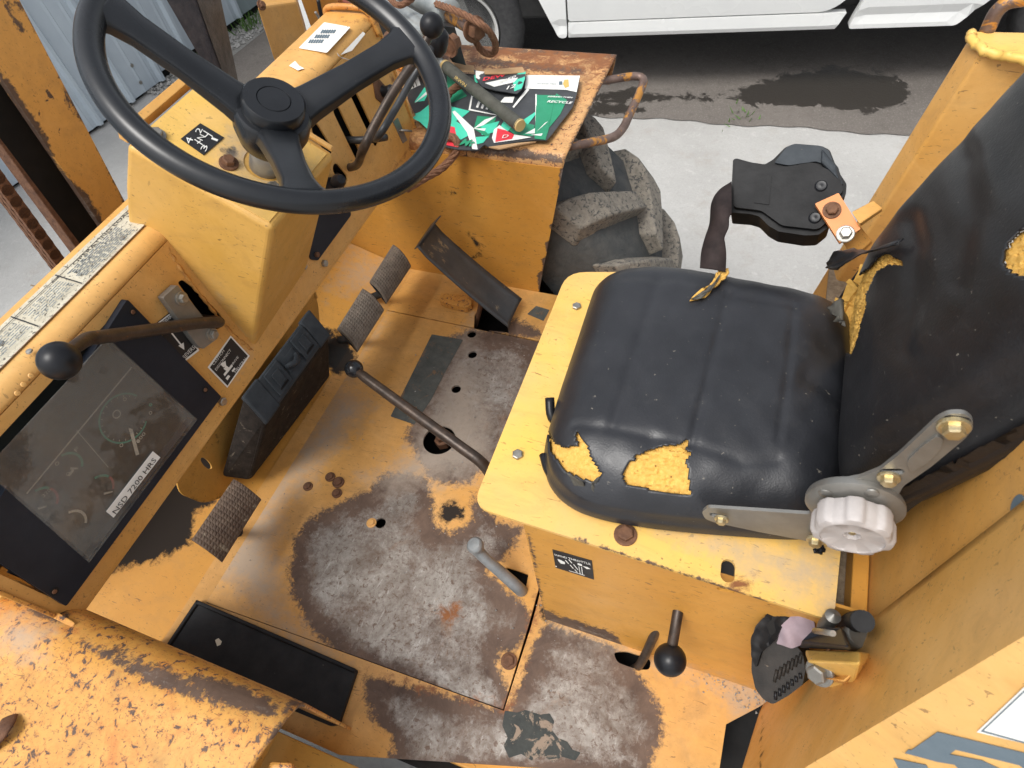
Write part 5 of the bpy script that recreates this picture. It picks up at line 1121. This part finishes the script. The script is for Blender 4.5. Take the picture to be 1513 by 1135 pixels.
# left pillar: a folded sheet flaring out towards the back
E0b, E0t = A(.225, .303, -.02), A(.2505, .3175, .86)
s1n = unit(A(-.95, .30, .05)); 
B2b = PN(1240, 1106, A(.225, .303, 0), (-.93, .36, .04)); B2t = PN(1560, 915, A(.225, .303, 0), (-.93, .36, .04))
ex = unit(B2t-B2b); B2b = B2b-ex*.35; B2t = B2t+ex*.1
ex0 = unit(E0t-E0b)
def fold(name, rows, mat, step=.012):
    V = []; F = []; n = len(rows)
    K = 70
    for a, b in rows:
        for k in range(K): V.append(np.asarray(a)*(1-k/(K-1))+np.asarray(b)*k/(K-1))
    for i in range(n-1):
        for k in range(K-1): F.append((i*K+k, i*K+k+1, (i+1)*K+k+1, (i+1)*K+k))
    ob = link(name, mesh(V, F), mat, FORK, smooth=True); s_ = ob.modifiers.new('t', 'SOLIDIFY'); s_.thickness = .005; s_.offset = 0; return ob
outd = unit(A(.90, -.42, .0))       # the decal face runs back and out
E0b_ = A(.2245, .303, -.02)
rows = []
for t in np.linspace(0, 1, 12): rows.append((E0b_*(1-t)+B2b*t, E0t*(1-t)+B2t*t))
for t in np.linspace(.1, 1, 12): rows.append((B2b+outd*.55*t, B2t+outd*.55*t))
pil = fold('left_rear_pillar', rows, mYrearLit)
paint(pil, 'dark_blotch', lines=[([(1129, 1055), (1126, 1145)], 1.2)], soft=14)
DF = Plane(B2b, np.cross(outd, unit(B2t-B2b)))
lg = sheet_px('side_lettering', DF.off(.0035), [(1337, 1113), (1342, 1108), (1346, 1109), (1385, 1082), (1513, 1113), (1540, 1120), (1530, 1150), (1506, 1131), (1412, 1108), (1403, 1115), (1450, 1124), (1478, 1137), (1470, 1150), (1428, 1148), (1410, 1130), (1385, 1126)], thick=.0006, mat=mGrey, parent=pil)
lg2 = sheet_px('side_lettering', DF.off(.0035), [(1320, 1121), (1368, 1131), (1380, 1150), (1335, 1150)], thick=.0006, mat=mGrey, parent=pil)
wl = sheet_px('white_side_label', DF.off(.0035), [(1443, 1082), (1540, 990), (1560, 1110)], thick=.0006, mat=mWht, parent=pil)
sheet_px('label_border', DF.off(.0039), [(1449, 1081), (1540, 995), (1540, 998), (1453, 1080), (1535, 1103), (1535, 1105)], thick=.0003, mat=mGrey, parent=wl)
# right rear post (square tube) with top cap
def post(name, q, mat):
    b, t = q; V = b+t; return hexa(name, V, mat, FORK, .008, 3)
r0, r1 = PY(1213, 412, 1.0), PY(1431, 55, 1.0); rl = unit(r1-r0); r0 = r0-rl*.35
w1 = A(.045, -.055, 0)*.62; 
pp = hexa('right_rear_post', [r0, r0+A(.012, -.05, 0), r0+A(.11, -.05, 0), r0+A(.10, .0, 0), r1, r1+A(.012, -.045, 0), r1+A(.11, -.045, .0), r1+A(.10, 0, .0)], mY, FORK, .005, 3)
hexa('rear_cap_plate', [r1+A(-.002, .006, .0), r1+A(.012, -.05, .0), r1+A(.25, -.12, .0), r1+A(.25, .02, .0), r1+A(-.002, .006, .005), r1+A(.012, -.05, .005), r1+A(.25, -.12, .005), r1+A(.25, .02, .005)], mYpale, pp, .002)
wbead = [r1+A(.0, .0, .004), r1+A(.004, -.02, .004), r1+A(.014, -.045, .004), r1+A(.04, -.055, .004), r1+A(.07, -.06, .004)]
tube('weld_bead', [q+rng.normal(0, .0015, 3) for q in spline(wbead, 6)], .006, mYpale, pp, 8, 1)
tube('lifting_handle', [r1+A(.02, .01, .003), r1+A(.022, .012, .03), r1+A(.04, .013, .042), r1+A(.10, .016, .044), r1+A(.3, .02, .044)], .009, mHandle, FORK, 14)
box('right_rear_panel', (.256, .935, .0), (.262, 1.05, .62), mY, FORK, .001)
# ---- seat belt: retractor, strap, bracket on the right
RT = Plane(PZ(1240, 300, .70), unit(A(-.25, -.75, .8)))
RTp = [(1083, 236), (1088, 234), (1110, 240), (1130, 243), (1142, 236), (1160, 218), (1172, 213), (1215, 216), (1226, 222), (1238, 252), (1251, 272), (1250, 288), (1236, 300), (1226, 334), (1210, 347), (1190, 348), (1150, 342), (1136, 334), (1122, 320), (1108, 316), (1079, 314)]
RTP = Plane(PZ(1160, 290, .66), unit(A(-.1, -.55, .83)))
rt_ = sheet('belt_retractor', RTP, round_poly(P2(RTP, RTp), .003), thick=.055, step=None, mat=mBoot, parent=FORK, bevel=.006)
sheet('retractor_cover', RTP.off(.009), round_poly(P2(RTP, [(1086, 240), (1130, 248), (1160, 250), (1200, 243), (1238, 262), (1246, 285), (1230, 300), (1222, 330), (1208, 342), (1155, 336), (1125, 314), (1084, 309)]), .006), thick=.012, mat=mBoot, parent=rt_, bevel=.004)
sheet('retractor_emboss', RTP.off(.0105), round_poly(P2(RTP, [(1118, 262), (1140, 264), (1136, 306), (1114, 303)]), .001), thick=.002, mat=mBoot, parent=rt_, bevel=.0006)
sheet('retractor_hood', RTP.off(.004), round_poly(P2(RTP, [(1144, 242), (1162, 219), (1174, 214), (1212, 217), (1224, 224), (1234, 250), (1205, 240), (1165, 246)]), .003), thick=.03, mat=mCase, parent=rt_, bevel=.003)
hexa('hood_corner', [RTP.off(.0).px(*q) for q in ((1214, 218), (1240, 248), (1250, 280), (1212, 243))]+[RTP.off(.012).px(*q) for q in ((1214, 222), (1234, 246), (1236, 262), (1214, 240))], mCase, rt_, .003)
for q in ((1213, 275), (1204, 322)): lathe('retractor_rivet', RTP.off(.009).px(*q), RTP.n, [(.009, 0), (.007, .0025), (.004, .002), (1e-5, .003)], mBlackPl, rt_, 18)
OB = RTP.off(.022)
ob_ = sheet('orange_bracket', OB, round_poly(P2(OB, [(1204, 301), (1239, 285), (1272, 338), (1241, 359)]), .002), thick=.008, mat=mOrange, parent=FORK, bevel=.0012)
for q, m in (((1229, 311), mRustB), ((1249, 346), mZinc)): bolt(OB.px(*q), OB.n, .0085, m, ob_)
hexa('belt_arm', [PZ(1262, 316, .66), PZ(1292, 300, .66), PZ(1305, 312, .66), PZ(1272, 335, .66), PZ(1258, 313, .675), PZ(1290, 296, .675), PZ(1304, 308, .675), PZ(1270, 331, .675)], mY, FORK, .002)
hexa('belt_arm', [PZ(1243, 356, .63), PZ(1272, 336, .63), PZ(1290, 360, .60), PZ(1262, 385, .60), PZ(1241, 352, .64), PZ(1270, 332, .64), PZ(1288, 356, .61), PZ(1260, 381, .61)], mY, FORK, .002)
# strap loops out of the retractor mouth and drops behind the cushion
lz = (.668, .668, .662, .648, .638, .626, .612)
L_ = spline([PZ(x, y, z) for (x, y), z in zip([(1081, 268), (1062, 281), (1051, 300), (1048, 330), (1041, 352), (1036, 372), (1034, 396)], lz)], 8)
R_ = spline([PZ(x, y, z+.006) for (x, y), z in zip([(1081, 315), (1077, 322), (1075, 336), (1069, 351), (1071, 362), (1073, 378), (1072, 402)], lz)], 8)
V = []; F = []
for a, b in zip(L_, R_): V += [a, (a+b)/2+A(0, -.001, .002), b]
for i in range(len(L_)-1): F += [(3*i, 3*i+1, 3*i+4, 3*i+3), (3*i+1, 3*i+2, 3*i+5, 3*i+4)]
st_ = link('belt_strap', mesh(V, F), mBelt, FORK, smooth=True); s_ = st_.modifiers.new('t', 'SOLIDIFY'); s_.thickness = .0022
# ---- buckle in its boot on the left
BKc = Plane(PZ(1170, 960, .385), unit(A(-.35, -.45, .8)))
bt = sheet('buckle_boot', BKc, round_poly(P2(BKc, [(1112, 940), (1116, 925), (1140, 900), (1170, 885), (1186, 882), (1192, 900), (1180, 930), (1168, 945), (1186, 965), (1190, 990), (1186, 1012), (1165, 1028), (1142, 1041), (1128, 1034), (1116, 1018), (1110, 990)]), .004), thick=.045, mat=mBuck, parent=FORK, bevel=.005)
sheet('boot_fold', BKc.off(.012), round_poly(P2(BKc, [(1114, 938), (1140, 902), (1176, 883), (1200, 884), (1212, 896), (1208, 910), (1196, 905), (1180, 902), (1160, 925), (1148, 945), (1128, 962), (1122, 985), (1114, 965)]), .004), thick=.008, step=.004, mat=mBoot, parent=bt, disp=lambda q: .007*np.abs(np.sin(q[:, 0]*95+q[:, 1]*60))-.004*np.abs(np.sin(q[:, 1]*150-q[:, 0]*40)), smooth=True)
sheet('boot_opening', BKc.off(.0125), round_poly(P2(BKc, [(1135, 920), (1170, 896), (1186, 892), (1176, 906), (1156, 926), (1142, 940)]), .002), thick=.001, mat=mDark, parent=bt)
for k in range(7):
    a = BKc.off(.001).px(1144+k*6.2, 1008-k*4.6); b = BKc.off(.001).px(1148+k*6, 990-k*4.2); tube('grip_ridge', [a, b], .0022, mBuck, bt, 6, 1)
    a = BKc.off(.001).px(1146+k*6.2, 1034-k*5.2); b = BKc.off(.001).px(1146+k*6, 1022-k*4.6); tube('grip_ridge', [a, b], .0022, mBlackPl, bt, 6, 1)
sheet('mauve_lining', BKc.off(.016), round_poly(P2(BKc, [(1150, 950), (1156, 925), (1176, 906), (1192, 896), (1205, 908), (1208, 930), (1214, 942), (1196, 948), (1176, 955), (1160, 952)]), .002), thick=.002, step=.004, mat=mCloth, parent=bt, disp=lambda q: .006*np.sin(q[:, 0]*110+1)*np.cos(q[:, 1]*90)+.003*np.sin(q[:, 1]*200+q[:, 0]*60), smooth=True)
S1P = Plane(A(.2245, .303, -.02), (-.93, .36, .04))
def sp_(x, y, h): return S1P.off(h).px(x, y)
hexa('buckle_plate', [sp_(1180, 958, .05), sp_(1205, 930, .05), sp_(1248, 932, .03), sp_(1260, 962, .03), sp_(1182, 950, .062), sp_(1206, 926, .062), sp_(1246, 928, .045), sp_(1256, 957, .045)], mFrame, FORK, .003)
tube('buckle_pin', [sp_(1204, 932, .066), sp_(1231, 936, .058)], .003, mZinc, FORK, 8, 1)
lathe('threaded_stud', sp_(1217, 928, .045), (0, .1, 1), [(.008, 0)]+[(.008+.0008*(i % 2), .004+.003*i) for i in range(12)]+[(1e-5, .042)], mSteel, FORK, 16)
tube('drain_hose', [sp_(1250, 925, .02), sp_(1262, 919, .026), sp_(1275, 918, .03)], .0115, mMat, FORK, 16, 3)
tube('pipe_clip', [sp_(1255, 944, .02), sp_(1272, 938, .016)], .014, mSteel, FORK, 14, 2)
hexa('anchor_bracket', [sp_(1190, 978, .0), sp_(1290, 965, .0), sp_(1262, 1012, .0), sp_(1232, 1022, .0), sp_(1190, 960, .05), sp_(1270, 963, .03), sp_(1272, 981, .03), sp_(1192, 977, .05)], mYpale, FORK, .0025)
hexa('anchor_lug', [sp_(1186, 968, .012), sp_(1278, 985, .004), sp_(1250, 1012, .004), sp_(1218, 1006, .012), sp_(1186, 966, .03), sp_(1276, 982, .016), sp_(1248, 1008, .016), sp_(1216, 1002, .03)], mY, FORK, .002)
bolt(sp_(1212, 993, .034), unit(A(-.55, -.65, .5)), .0105, mSteel, FORK, h=.008)
# ---- floor levers
kbB = PZ(523, 545, .30)
tube('floor_lever', [kbB, PZ(537, 556, .298), PZ(560, 573, .29), PZ(630, 624, .267), PZ(680, 660, .247), PZ(714, 686, .23), PZ(730, 712, .16), PZ(738, 730, .09)], [.0075, .0105, .011, .0115, .0115, .0115, .0115, .0115], mRod, FORK, 16)
ball('lever_knob', kbB, .0195, mWheel, FORK)
kbD = PZ(990, 975, .26)
tube('hand_throttle_lever', [PZ(935, 990, -.02), PZ(948, 978, .02), PZ(975, 920, .18), PZ(990, 890, .27), PZ(999, 884, .295), PZ(1003, 892, .30), PZ(999, 920, .29), PZ(993, 955, .27)], .0082, mRod, FORK, 14)
ball('lever_knob', kbD, .0245, mBlackPl, FORK)
tube('boot_lever', [PZ(776, 878, -.03), PZ(765, 868, .02), PZ(745, 850, .05), PZ(722, 830, .085), PZ(708, 816, .105), PZ(702, 806, .12)], [.013, .013, .0125, .011, .012, .0165], mSolenoid, FORK, 16)
lathe('lever_tip', PZ(702, 806, .124), unit(A(-.3, -.1, 1)), [(.0155, -.008), (.017, -.001), (.0165, .004), (.013, .0075), (1e-5, .0085)], mSolenoid, FORK, 28)
hexa('slot_tunnel', [PZ(733, 843, -.004), PZ(782, 848, -.004), PZ(777, 880, -.004), PZ(760, 876, -.004), PZ(733, 843, -.003), PZ(782, 848, -.003), PZ(777, 880, -.003), PZ(760, 876, -.003)], mDark, FORK, 0).hide_render = False
bpy.data.objects.remove(bpy.data.objects['slot_tunnel'])
# ================================================================= MAST, CHAIN, RAILS AHEAD OF THE DASH
XM = -1.22
def xprism(name, pts, X, depth, mat, r=0, bevel=.002, st=None, wear=None):
    pl_ = Plane((X, 0, 0), (1, 0, 0)); o = [pl_.uv(pl_.px(*p)) for p in pts]
    ob = sheet(name, pl_, o, thick=depth, step=st, mat=mat, parent=FORK, bevel=bevel if not st else 0); return ob
ms = xprism('mast_channel', [(-30, -110), (18, -20), (188, 305), (205, 345), (160, 350), (0, 113), (-140, -95)], XM, .012, mYmast, st=.012)
paint(ms, 'wear', [[(0, 92), (20, 130), (60, 190), (90, 250), (130, 290), (165, 345), (140, 340), (0, 125)], [(85, 118), (96, 130), (120, 165), (126, 182), (116, 178), (104, 160), (95, 140)], [(0, 0), (12, -5), (26, 25), (36, 48), (30, 50), (14, 22)]], lines=[([(30, 0), (120, 170), (188, 305)], 1)], soft=13)
xprism('mast_inner_web', [(-140, -95), (0, 110), (165, 352), (125, 378), (0, 205), (-160, -10)], XM-.03, .010, mDark)
xprism('mast_edge', [(-170, 0), (0, 203), (128, 372), (122, 380), (0, 212), (-175, 10)], XM+.01, .03, mRust)
# dark upright at the right side of the mast
X2 = -1.42
hexa('mast_upright', [PX(308, 108, X2), PX(340, 140, X2), PX(353, 128, X2-.05), PX(322, 85, X2-.09)]+[PX(222, -40, X2), PX(277, -40, X2+.0), PX(317, -40, X2-.05), PX(268, -60, X2-.09)], mPost, FORK, .004)
hexa('mast_upright_face', [PX(341, 141, X2+.004), PX(354, 129, X2-.048), PX(353, 126, X2-.055), PX(338, 136, X2-.01)]+[PX(277, -40, X2+.004), PX(318, -40, X2-.048), PX(317, -42, X2-.055), PX(276, -44, X2-.01)], mPost2, FORK, .001)
# lift chain, leaf links built one by one
c0, c1 = PX(-12, 258, -1.13), PX(96, 404, -1.13); cdv = unit(c1-c0); c1 = c1+cdv*.25; c0 = c0-cdv*.1; Lch = np.linalg.norm(c1-c0); pitch = .021
cside = unit(np.cross(cdv, A(1, 0, 0)))
chain = tube('lift_chain', [c0, c1], .0055, mRustB, FORK, 8, 1)
cacheL = None
nl = int(Lch/pitch)
for i in range(nl):
    for j, off in enumerate((-.0085, .0, .0085)):
        if (i+j) % 2: pass
        c = c0+cdv*pitch*(i+.5+(.5 if j == 1 else 0))+A(1, 0, 0)*off
        if cacheL is None:
            V = []; K = 12
            for hx in (-.0035, .0035):
                for k in range(K):
                    t = 2*math.pi*k/K; along = .0155*math.cos(t)+(.004 if math.cos(t) > 0 else -.004); lat = .0125*math.sin(t)*(1-.22*math.exp(-(math.cos(t)/.35)**2))
                    V.append(cdv*along+cside*lat+A(hx, 0, 0))
            F = [tuple(range(K-1, -1, -1)), tuple(range(K, 2*K))]+[(k, (k+1) % K, K+(k+1) % K, K+k) for k in range(K)]
            cacheL = mesh(V, F); cacheL.materials.append(mRust)
        o = bpy.data.objects.new('chain_link', cacheL); COL.objects.link(o); o.parent = chain; o.location = c
# yellow box bracket and parts right of the hub, ahead of the dash
X3 = -1.36
def P3(x, y, d=0): return PX(x, y, X3-d)
hexa('cylinder_bracket', [P3(408, 97), P3(455, 62), P3(452, 40, .10), P3(404, 70, .10), P3(380, 10), P3(438, 2), P3(436, -14, .10), P3(384, -8, .10)], mY, FORK, .006)
bolt(P3(386, 8, -.006), (1, 0, .5), .009, mRustB, FORK)
hexa('frame_web', [P3(462, 48, .05), P3(505, 30, .05), P3(505, 20, .07), P3(462, 40, .07), P3(438, -20, .05), P3(512, -40, .05), P3(512, -45, .07), P3(438, -25, .07)], mYwall, FORK, .003)
hexa('frame_web', [P3(500, 24, -.05), P3(556, 46, -.05), P3(556, 40, -.03), P3(500, 20, -.03), P3(498, -18, -.05), P3(560, -12, -.05), P3(560, -18, -.03), P3(498, -24, -.03)], mYfend, FORK, .003)
hexa('red_hose_guard', [P3(512, 34, -.07), P3(550, 44, -.07), P3(552, 40, -.06), P3(514, 30, -.06), P3(506, 2, -.07), P3(540, 14, -.07), P3(540, 10, -.06), P3(506, -2, -.06)], simple('dull_red_paint', (.32, .06, .03), (.42, .10, .05), .5), FORK, .002)
tube('brake_hose', [P3(470, 0, -.02), P3(474, 20, -.02), P3(480, 45, -.02)], .006, mBlackPl, FORK, 10)
tube('frame_cable', [P3(466, 18, -.03), P3(474, 32, -.03), P3(478, 52, -.03)], .004, mZinc, FORK, 8)
# hydraulic couplings at the right end
def cyl(name, a, b, r, mat, z0, z1, par=None, seg=28, cap=.8):
    p, q = PZ(*a, z0), PZ(*b, z1); L = np.linalg.norm(q-p)
    return lathe(name, p, q-p, [(r*.6, -.002), (r*cap, 0), (r, .004), (r, L-.004), (r*cap, L), (r*.45, L+.001), (r*.4, L-.01), (1e-5, L-.01)], mat, par or FORK, seg)
cyl('hydraulic_coupling', (560, 6), (636, 52), .030, mChrome, .60, .60)
cyl('hydraulic_coupling', (585, -25), (666, 22), .034, mChrome, .60, .60)
cyl('coupling_pin', (655, 18), (704, 46), .016, mHandle, .60, .60)
bolt(PZ(700, 43, .60), unit(PZ(710, 50, .60)-PZ(690, 38, .60)), .021, mRustB, FORK, h=.018)
bolt(PZ(662, 68, .62), unit(PZ(676, 60, .62)-PZ(655, 74, .62)), .018, mRustB, FORK, h=.022)
cyl('valve_body', (560, 30), (600, 60), .05, mDark, .52, .52)
hexa('black_strut', [PZ(668, 92, .50), PZ(689, 97, .50), PZ(684, 90, .49), PZ(664, 86, .49), PZ(655, 38, .60), PZ(672, 40, .60), PZ(670, 34, .59), PZ(654, 32, .59)], mBlackSt, FORK, .002)
hexa('coupling_mount', [PZ(560, 80, .50), PZ(640, 95, .47), PZ(660, 75, .47), PZ(580, 30, .50), PZ(560, 60, .58), PZ(625, 78, .58), PZ(640, 60, .58), PZ(590, 30, .58)], mRust, FORK, .004)
hexa('orange_valve_cap', [PZ(578, 100, .50), PZ(596, 108, .50), PZ(600, 92, .50), PZ(584, 84, .50), PZ(576, 95, .54), PZ(594, 103, .54), PZ(599, 88, .54), PZ(583, 80, .54)], simple('orange_plastic', (.75, .25, .03), (.8, .3, .05), .5), FORK, .003)
# wire rope: three twisted strands
def rope(name, pts, r, par, turns=70, mat=mRope):
    Q = spline(pts, 16); Q = resample(Q, .003)[:-1] if False else Q
    n = len(Q); d = np.r_[0, np.cumsum([np.linalg.norm(Q[i+1]-Q[i]) for i in range(n-1)])]; L = d[-1]; m = int(L/.0035); tt = np.linspace(0, L, m)
    Q = np.array(Q); Q = np.stack([np.interp(tt, d, Q[:, k]) for k in range(3)], 1); Vs = []; Fs = []; up = None
    fr = []
    for i in range(m):
        t = unit(Q[min(i+1, m-1)]-Q[max(i-1, 0)]); up = frame(t)[0] if up is None else unit(up-t*(up @ t)); fr.append((up, np.cross(t, up)))
    for s_ in range(5):
        P = [Q[i]+r*.58*(fr[i][0]*math.cos(tt[i]*turns+s_*2*math.pi/5)+fr[i][1]*math.sin(tt[i]*turns+s_*2*math.pi/5)) for i in range(m)]
        v_, f_ = tube_mesh(P, r*.46, 6, 1); b = len(Vs); Vs += v_; Fs += [tuple(x+b for x in f) for f in f_]
    ob = link(name, mesh(Vs, Fs), mat, par, smooth=True); return ob
rp = rope('wire_rope', [PZ(645, 6, .63), PZ(668, 14, .64), PZ(690, 24, .635), PZ(708, 34, .63), PZ(722, 46, .61), PZ(731, 62, .57), PZ(731, 76, .53), PZ(722, 80, .52), PZ(711, 74, .53), PZ(702, 60, .56), PZ(696, 48, .60)], .0085, None)
tag(rp, 'rusty wire rope bent into a loop above the right fender', 'wire rope', 'rusty wire ropes by the right fender')
rp2 = rope('wire_rope', [PZ(690, 120, .49), PZ(662, 140, .49), PZ(640, 190, .49), PZ(672, 205, .475), PZ(675, 222, .455), PZ(664, 238, .43), PZ(648, 252, .42), PZ(630, 262, .42), PZ(600, 280, .40)], .0095, None, 60)
tag(rp2, 'rusty wire rope hanging over the fender edge behind the steering wheel rim', 'wire rope', 'rusty wire ropes by the right fender')
rp3 = rope('wire_rope', [PZ(572, -6, .66), PZ(590, 8, .66), PZ(612, -6, .66), PZ(598, -20, .66)], .0075, None)
tag(rp3, 'rusty wire rope coil lying on the grey couplings at the top edge', 'wire rope', 'rusty wire ropes by the right fender')
# ================================================================= CARTON ON THE FENDER
CB = Plane((0, 0, .466), (0, 0, 1))
def warp(P):
    P = np.array(P); u_ = (P[0]+.9)*9; w_ = (P[1]-1.2)*8
    P[2] += .0035*math.sin(u_*1.7+1)+.003*math.sin(w_*2+u_*.7)+.004*max(0, (P[0]+.55))*3; return P
def cdisp(V2):
    W_ = [CB.w(a, b) for a, b in V2]; return np.array([warp(q)[2]-q[2] for q in W_])
ct_out = [(598, 125), (612, 112), (650, 104), (688, 108), (780, 112), (857, 117), (853, 140), (846, 160), (828, 183), (816, 200), (808, 210), (790, 209), (765, 212), (735, 216), (722, 218), (716, 214), (706, 222), (690, 221), (678, 220), (655, 216), (618, 180), (604, 152)]
carton = sheet_px('flattened_carton', CB, ct_out, r=.003, thick=.0025, step=.012, mat=mCarton, parent=None, disp=cdisp)
tag(carton, 'flattened black and green drink carton lying on the right fender', 'carton')
e_ = lambda s_: None
G = lambda nm, it, h=.0009: graphics(nm, CB, it, carton, h=h, warp=warp)
G('green_print', [([(640, 128), (672, 120), (690, 140), (660, 156), (636, 148)], mGreen), ([(745, 186), (770, 180), (790, 186), (788, 204), (760, 200)], mGreen), ([(708, 186), (738, 178), (730, 196), (712, 200)], mMint), ([(822, 140), (838, 150), (828, 170), (812, 190), (806, 208)], mGreen), ([(793, 140), (825, 143), (815, 180), (806, 210), (790, 208)], mGreen), ([(660, 112), (690, 118), (676, 135), (662, 140)], mGreen), ([(705, 170), (733, 172), (722, 205), (700, 190)], mGreen), ([(668, 176), (700, 196), (668, 214), (664, 190)], mMint),
    ([(772, 178), (798, 161), (780, 185)], mMint), ([(610, 178), (632, 160), (640, 150), (668, 158), (694, 163), (682, 174), (640, 200), (622, 184)], mMint), ([(613, 155), (629, 129), (633, 140), (628, 152)], mMint), ([(738, 190), (746, 175), (756, 188), (748, 198)], mMint), ([(614, 172), (630, 165), (633, 176), (618, 178)], mMint), ([(703, 203), (722, 202), (714, 212), (704, 214)], mMint), ([(700, 110), (712, 106), (712, 116), (702, 122)], mMint)])
G('white_print', [([(778, 111), (857, 117), (852, 140), (836, 136), (775, 130)], mWht), ([(791, 139), (793, 139), (793, 186), (791, 185)], mWht), ([(778, 130), (782, 132), (759, 158), (757, 156)], mWht), ([(700, 190), (716, 176), (735, 169), (714, 185)], mWht), ([(776, 200), (800, 186), (810, 181), (790, 200)], mWht), ([(784, 202), (802, 200), (800, 204)], mWht), ([(698, 190), (718, 190), (716, 194)], mWht),
    ([(613, 157), (633, 135), (634, 140)], mWht), ([(668, 166), (672, 164), (700, 190), (706, 222), (698, 221), (690, 196)], mWht), ([(727, 205), (730, 192), (738, 185), (756, 200), (786, 206), (760, 210), (730, 213)], mWht), ([(602, 118), (618, 115), (622, 128), (606, 136)], mWht), ([(692, 162), (696, 140), (712, 136), (714, 138), (698, 142), (695, 160), (742, 170), (742, 171)], mWht), ([(760, 141), (757, 150), (738, 149), (745, 141)], mWht)], .0014)
G('red_print', [([(735, 190), (748, 194), (760, 201), (757, 208), (732, 212)], mRed), ([(655, 186), (672, 189), (677, 218), (660, 215)], mRed)], .0018)
for k, (a, b, c_, d_) in enumerate((((600, 120), (604, 119), (608, 133), (604, 135)), ((607, 119), (609, 118.6), (613, 132), (611, 133)), ((612, 118), (613, 117.7), (617, 130), (616, 130.6)))): G('barcode', [([a, b, c_, d_], mBlk)], .0020)
text('lettering', 'Mt', CB, (678, 216), (698, 219), .026, mGreen, carton, h=.0042, shear=.2, warp=warp, bold=.02)
text('lettering', 'D', CB, (742, 208), (752, 207), .014, mWht, carton, h=.0045, shear=.2, warp=warp)
text('lettering', 'RECYCLE', CB, (808, 154), (845, 158), .0095, mWht, carton, h=.0045, shear=.2, warp=warp, bold=.02)
text('lettering', 'REFRESH THEN', CB, (809, 146.5), (846, 150), .0055, mWht, carton, h=.0045, shear=.2, warp=warp, bold=.02)
text('lettering', '+  CAFFEINE FREE', CB, (784, 125), (822, 129), .0055, mGrey, carton, h=.0040, warp=warp)
G('stamp', [([(834, 122), (840, 122), (841, 132), (835, 134), (832, 128)], mGold), ([(826, 124), (831, 124), (831, 129), (826, 129)], mGrey)], .0022)
for k in range(5): G('fine_print', [([(708+k*7, 142+k*1.2), (712+k*7, 143+k*1.2), (706+k*7, 158+k*1.2), (703+k*7, 157+k*1.2)], mWht)], .0016)
# torn second flap lying over it
FB = CB.off(.010)
def fdisp(V2):
    W_ = [FB.w(a, b) for a, b in V2]; return np.array([.004*math.sin(q[0]*30)+.003*math.sin(q[1]*40) for q in W_])
flp = sheet_px('carton_flap', FB, [(700, 104), (714, 108), (777, 107), (776, 120), (771, 134), (764, 139), (735, 132), (712, 126), (704, 118)], r=.002, thick=.002, step=.01, mat=mCarton, parent=carton, disp=fdisp)
def fw(P): P = np.array(P); P[2] += .004*math.sin(P[0]*30)+.003*math.sin(P[1]*40); return P
graphics('mint_print', FB, [([(766, 109), (777, 108), (776, 120), (771, 133), (760, 136), (758, 122)], mMint), ([(703, 106), (716, 106), (708, 118), (703, 116)], mWht), ([(716, 122), (740, 118), (766, 118), (760, 124), (730, 127)], mWht)], flp, warp=fw)
text('lettering', 'DEW', FB, (713, 120), (750, 113), .016, mRed, flp, h=.0014, shear=.3, warp=fw, bold=.03)
text('lettering', 'zero', FB, (738, 124), (764, 117), .010, mWht, flp, h=.0018, shear=.3, warp=fw, bold=.02)
text('lettering', '12', FB, (748, 133), (763, 131), .013, mWht, flp, h=.0016, shear=.3, warp=fw, bold=.02)
sheet_px('board_edge', FB.off(.004), [(716, 103), (772, 99), (776, 107), (745, 109), (716, 109)], r=.001, thick=.002, mat=mBoard, parent=carton)
sheet_px('board_edge', FB, [(672, 92), (700, 97), (702, 106), (680, 106), (668, 100)], r=.001, thick=.002, mat=mBoard, parent=carton)
sheet_px('board_edge', CB.off(.003), [(722, 217), (765, 211), (792, 209), (765, 214), (738, 220)], thick=.003, mat=mBoard, parent=carton)
# ================================================================= HAMMER
h0, h1 = PZ(769, 186, .492), PZ(658, 98, .515); hd = unit(h1-h0); h2 = h1+hd*.055
grip = lathe('hammer', h0, hd, [(1e-5, -.001), (.0125, 0), (.0150, .003), (.0155, .03), (.0145, .08), (.0150, .13), (.0155, np.linalg.norm(h1-h0)-.01), (.0135, np.linalg.norm(h1-h0))], mGrip, None, 28)
tag(grip, 'hammer with a dark rubber grip lying on the flattened carton', 'hammer')
lathe('grip_end', h0-hd*.0012, hd, [(1e-5, -.0006), (.0138, 0), (.0152, .006), (.0150, .0065)], mWood, grip, 24)
lathe('grip_band', h1-hd*.004, hd, [(.0150, 0), (.0152, .002), (.0148, .008), (.0135, .010)], mWood, grip, 24)
tube('hammer_shaft', [h1, h2+hd*.02], .0115, mChrome, grip, 20, 1)
hs_ = unit(np.cross(hd, A(0, 0, 1))); hc = h2+hd*.03
lathe('hammer_head', hc-hs_*.035, hs_, [(.012, 0), (.013, .003), (.013, .014), (.009, .018), (.012, .03), (.012, .05), (.006, .075), (1e-5, .08)], mRustB, grip, 20)
HP = Plane((h0+h1)/2+unit(CAM-(h0+h1)/2)*.0158, unit(CAM-(h0+h1)/2))
text('lettering', 'IRWIN', HP, (671, 116), (687, 129), .0075, mGold, grip, h=.0004)
# metal part names repeated many times share meshes: nothing left unlinked
bpy.context.view_layer.update()
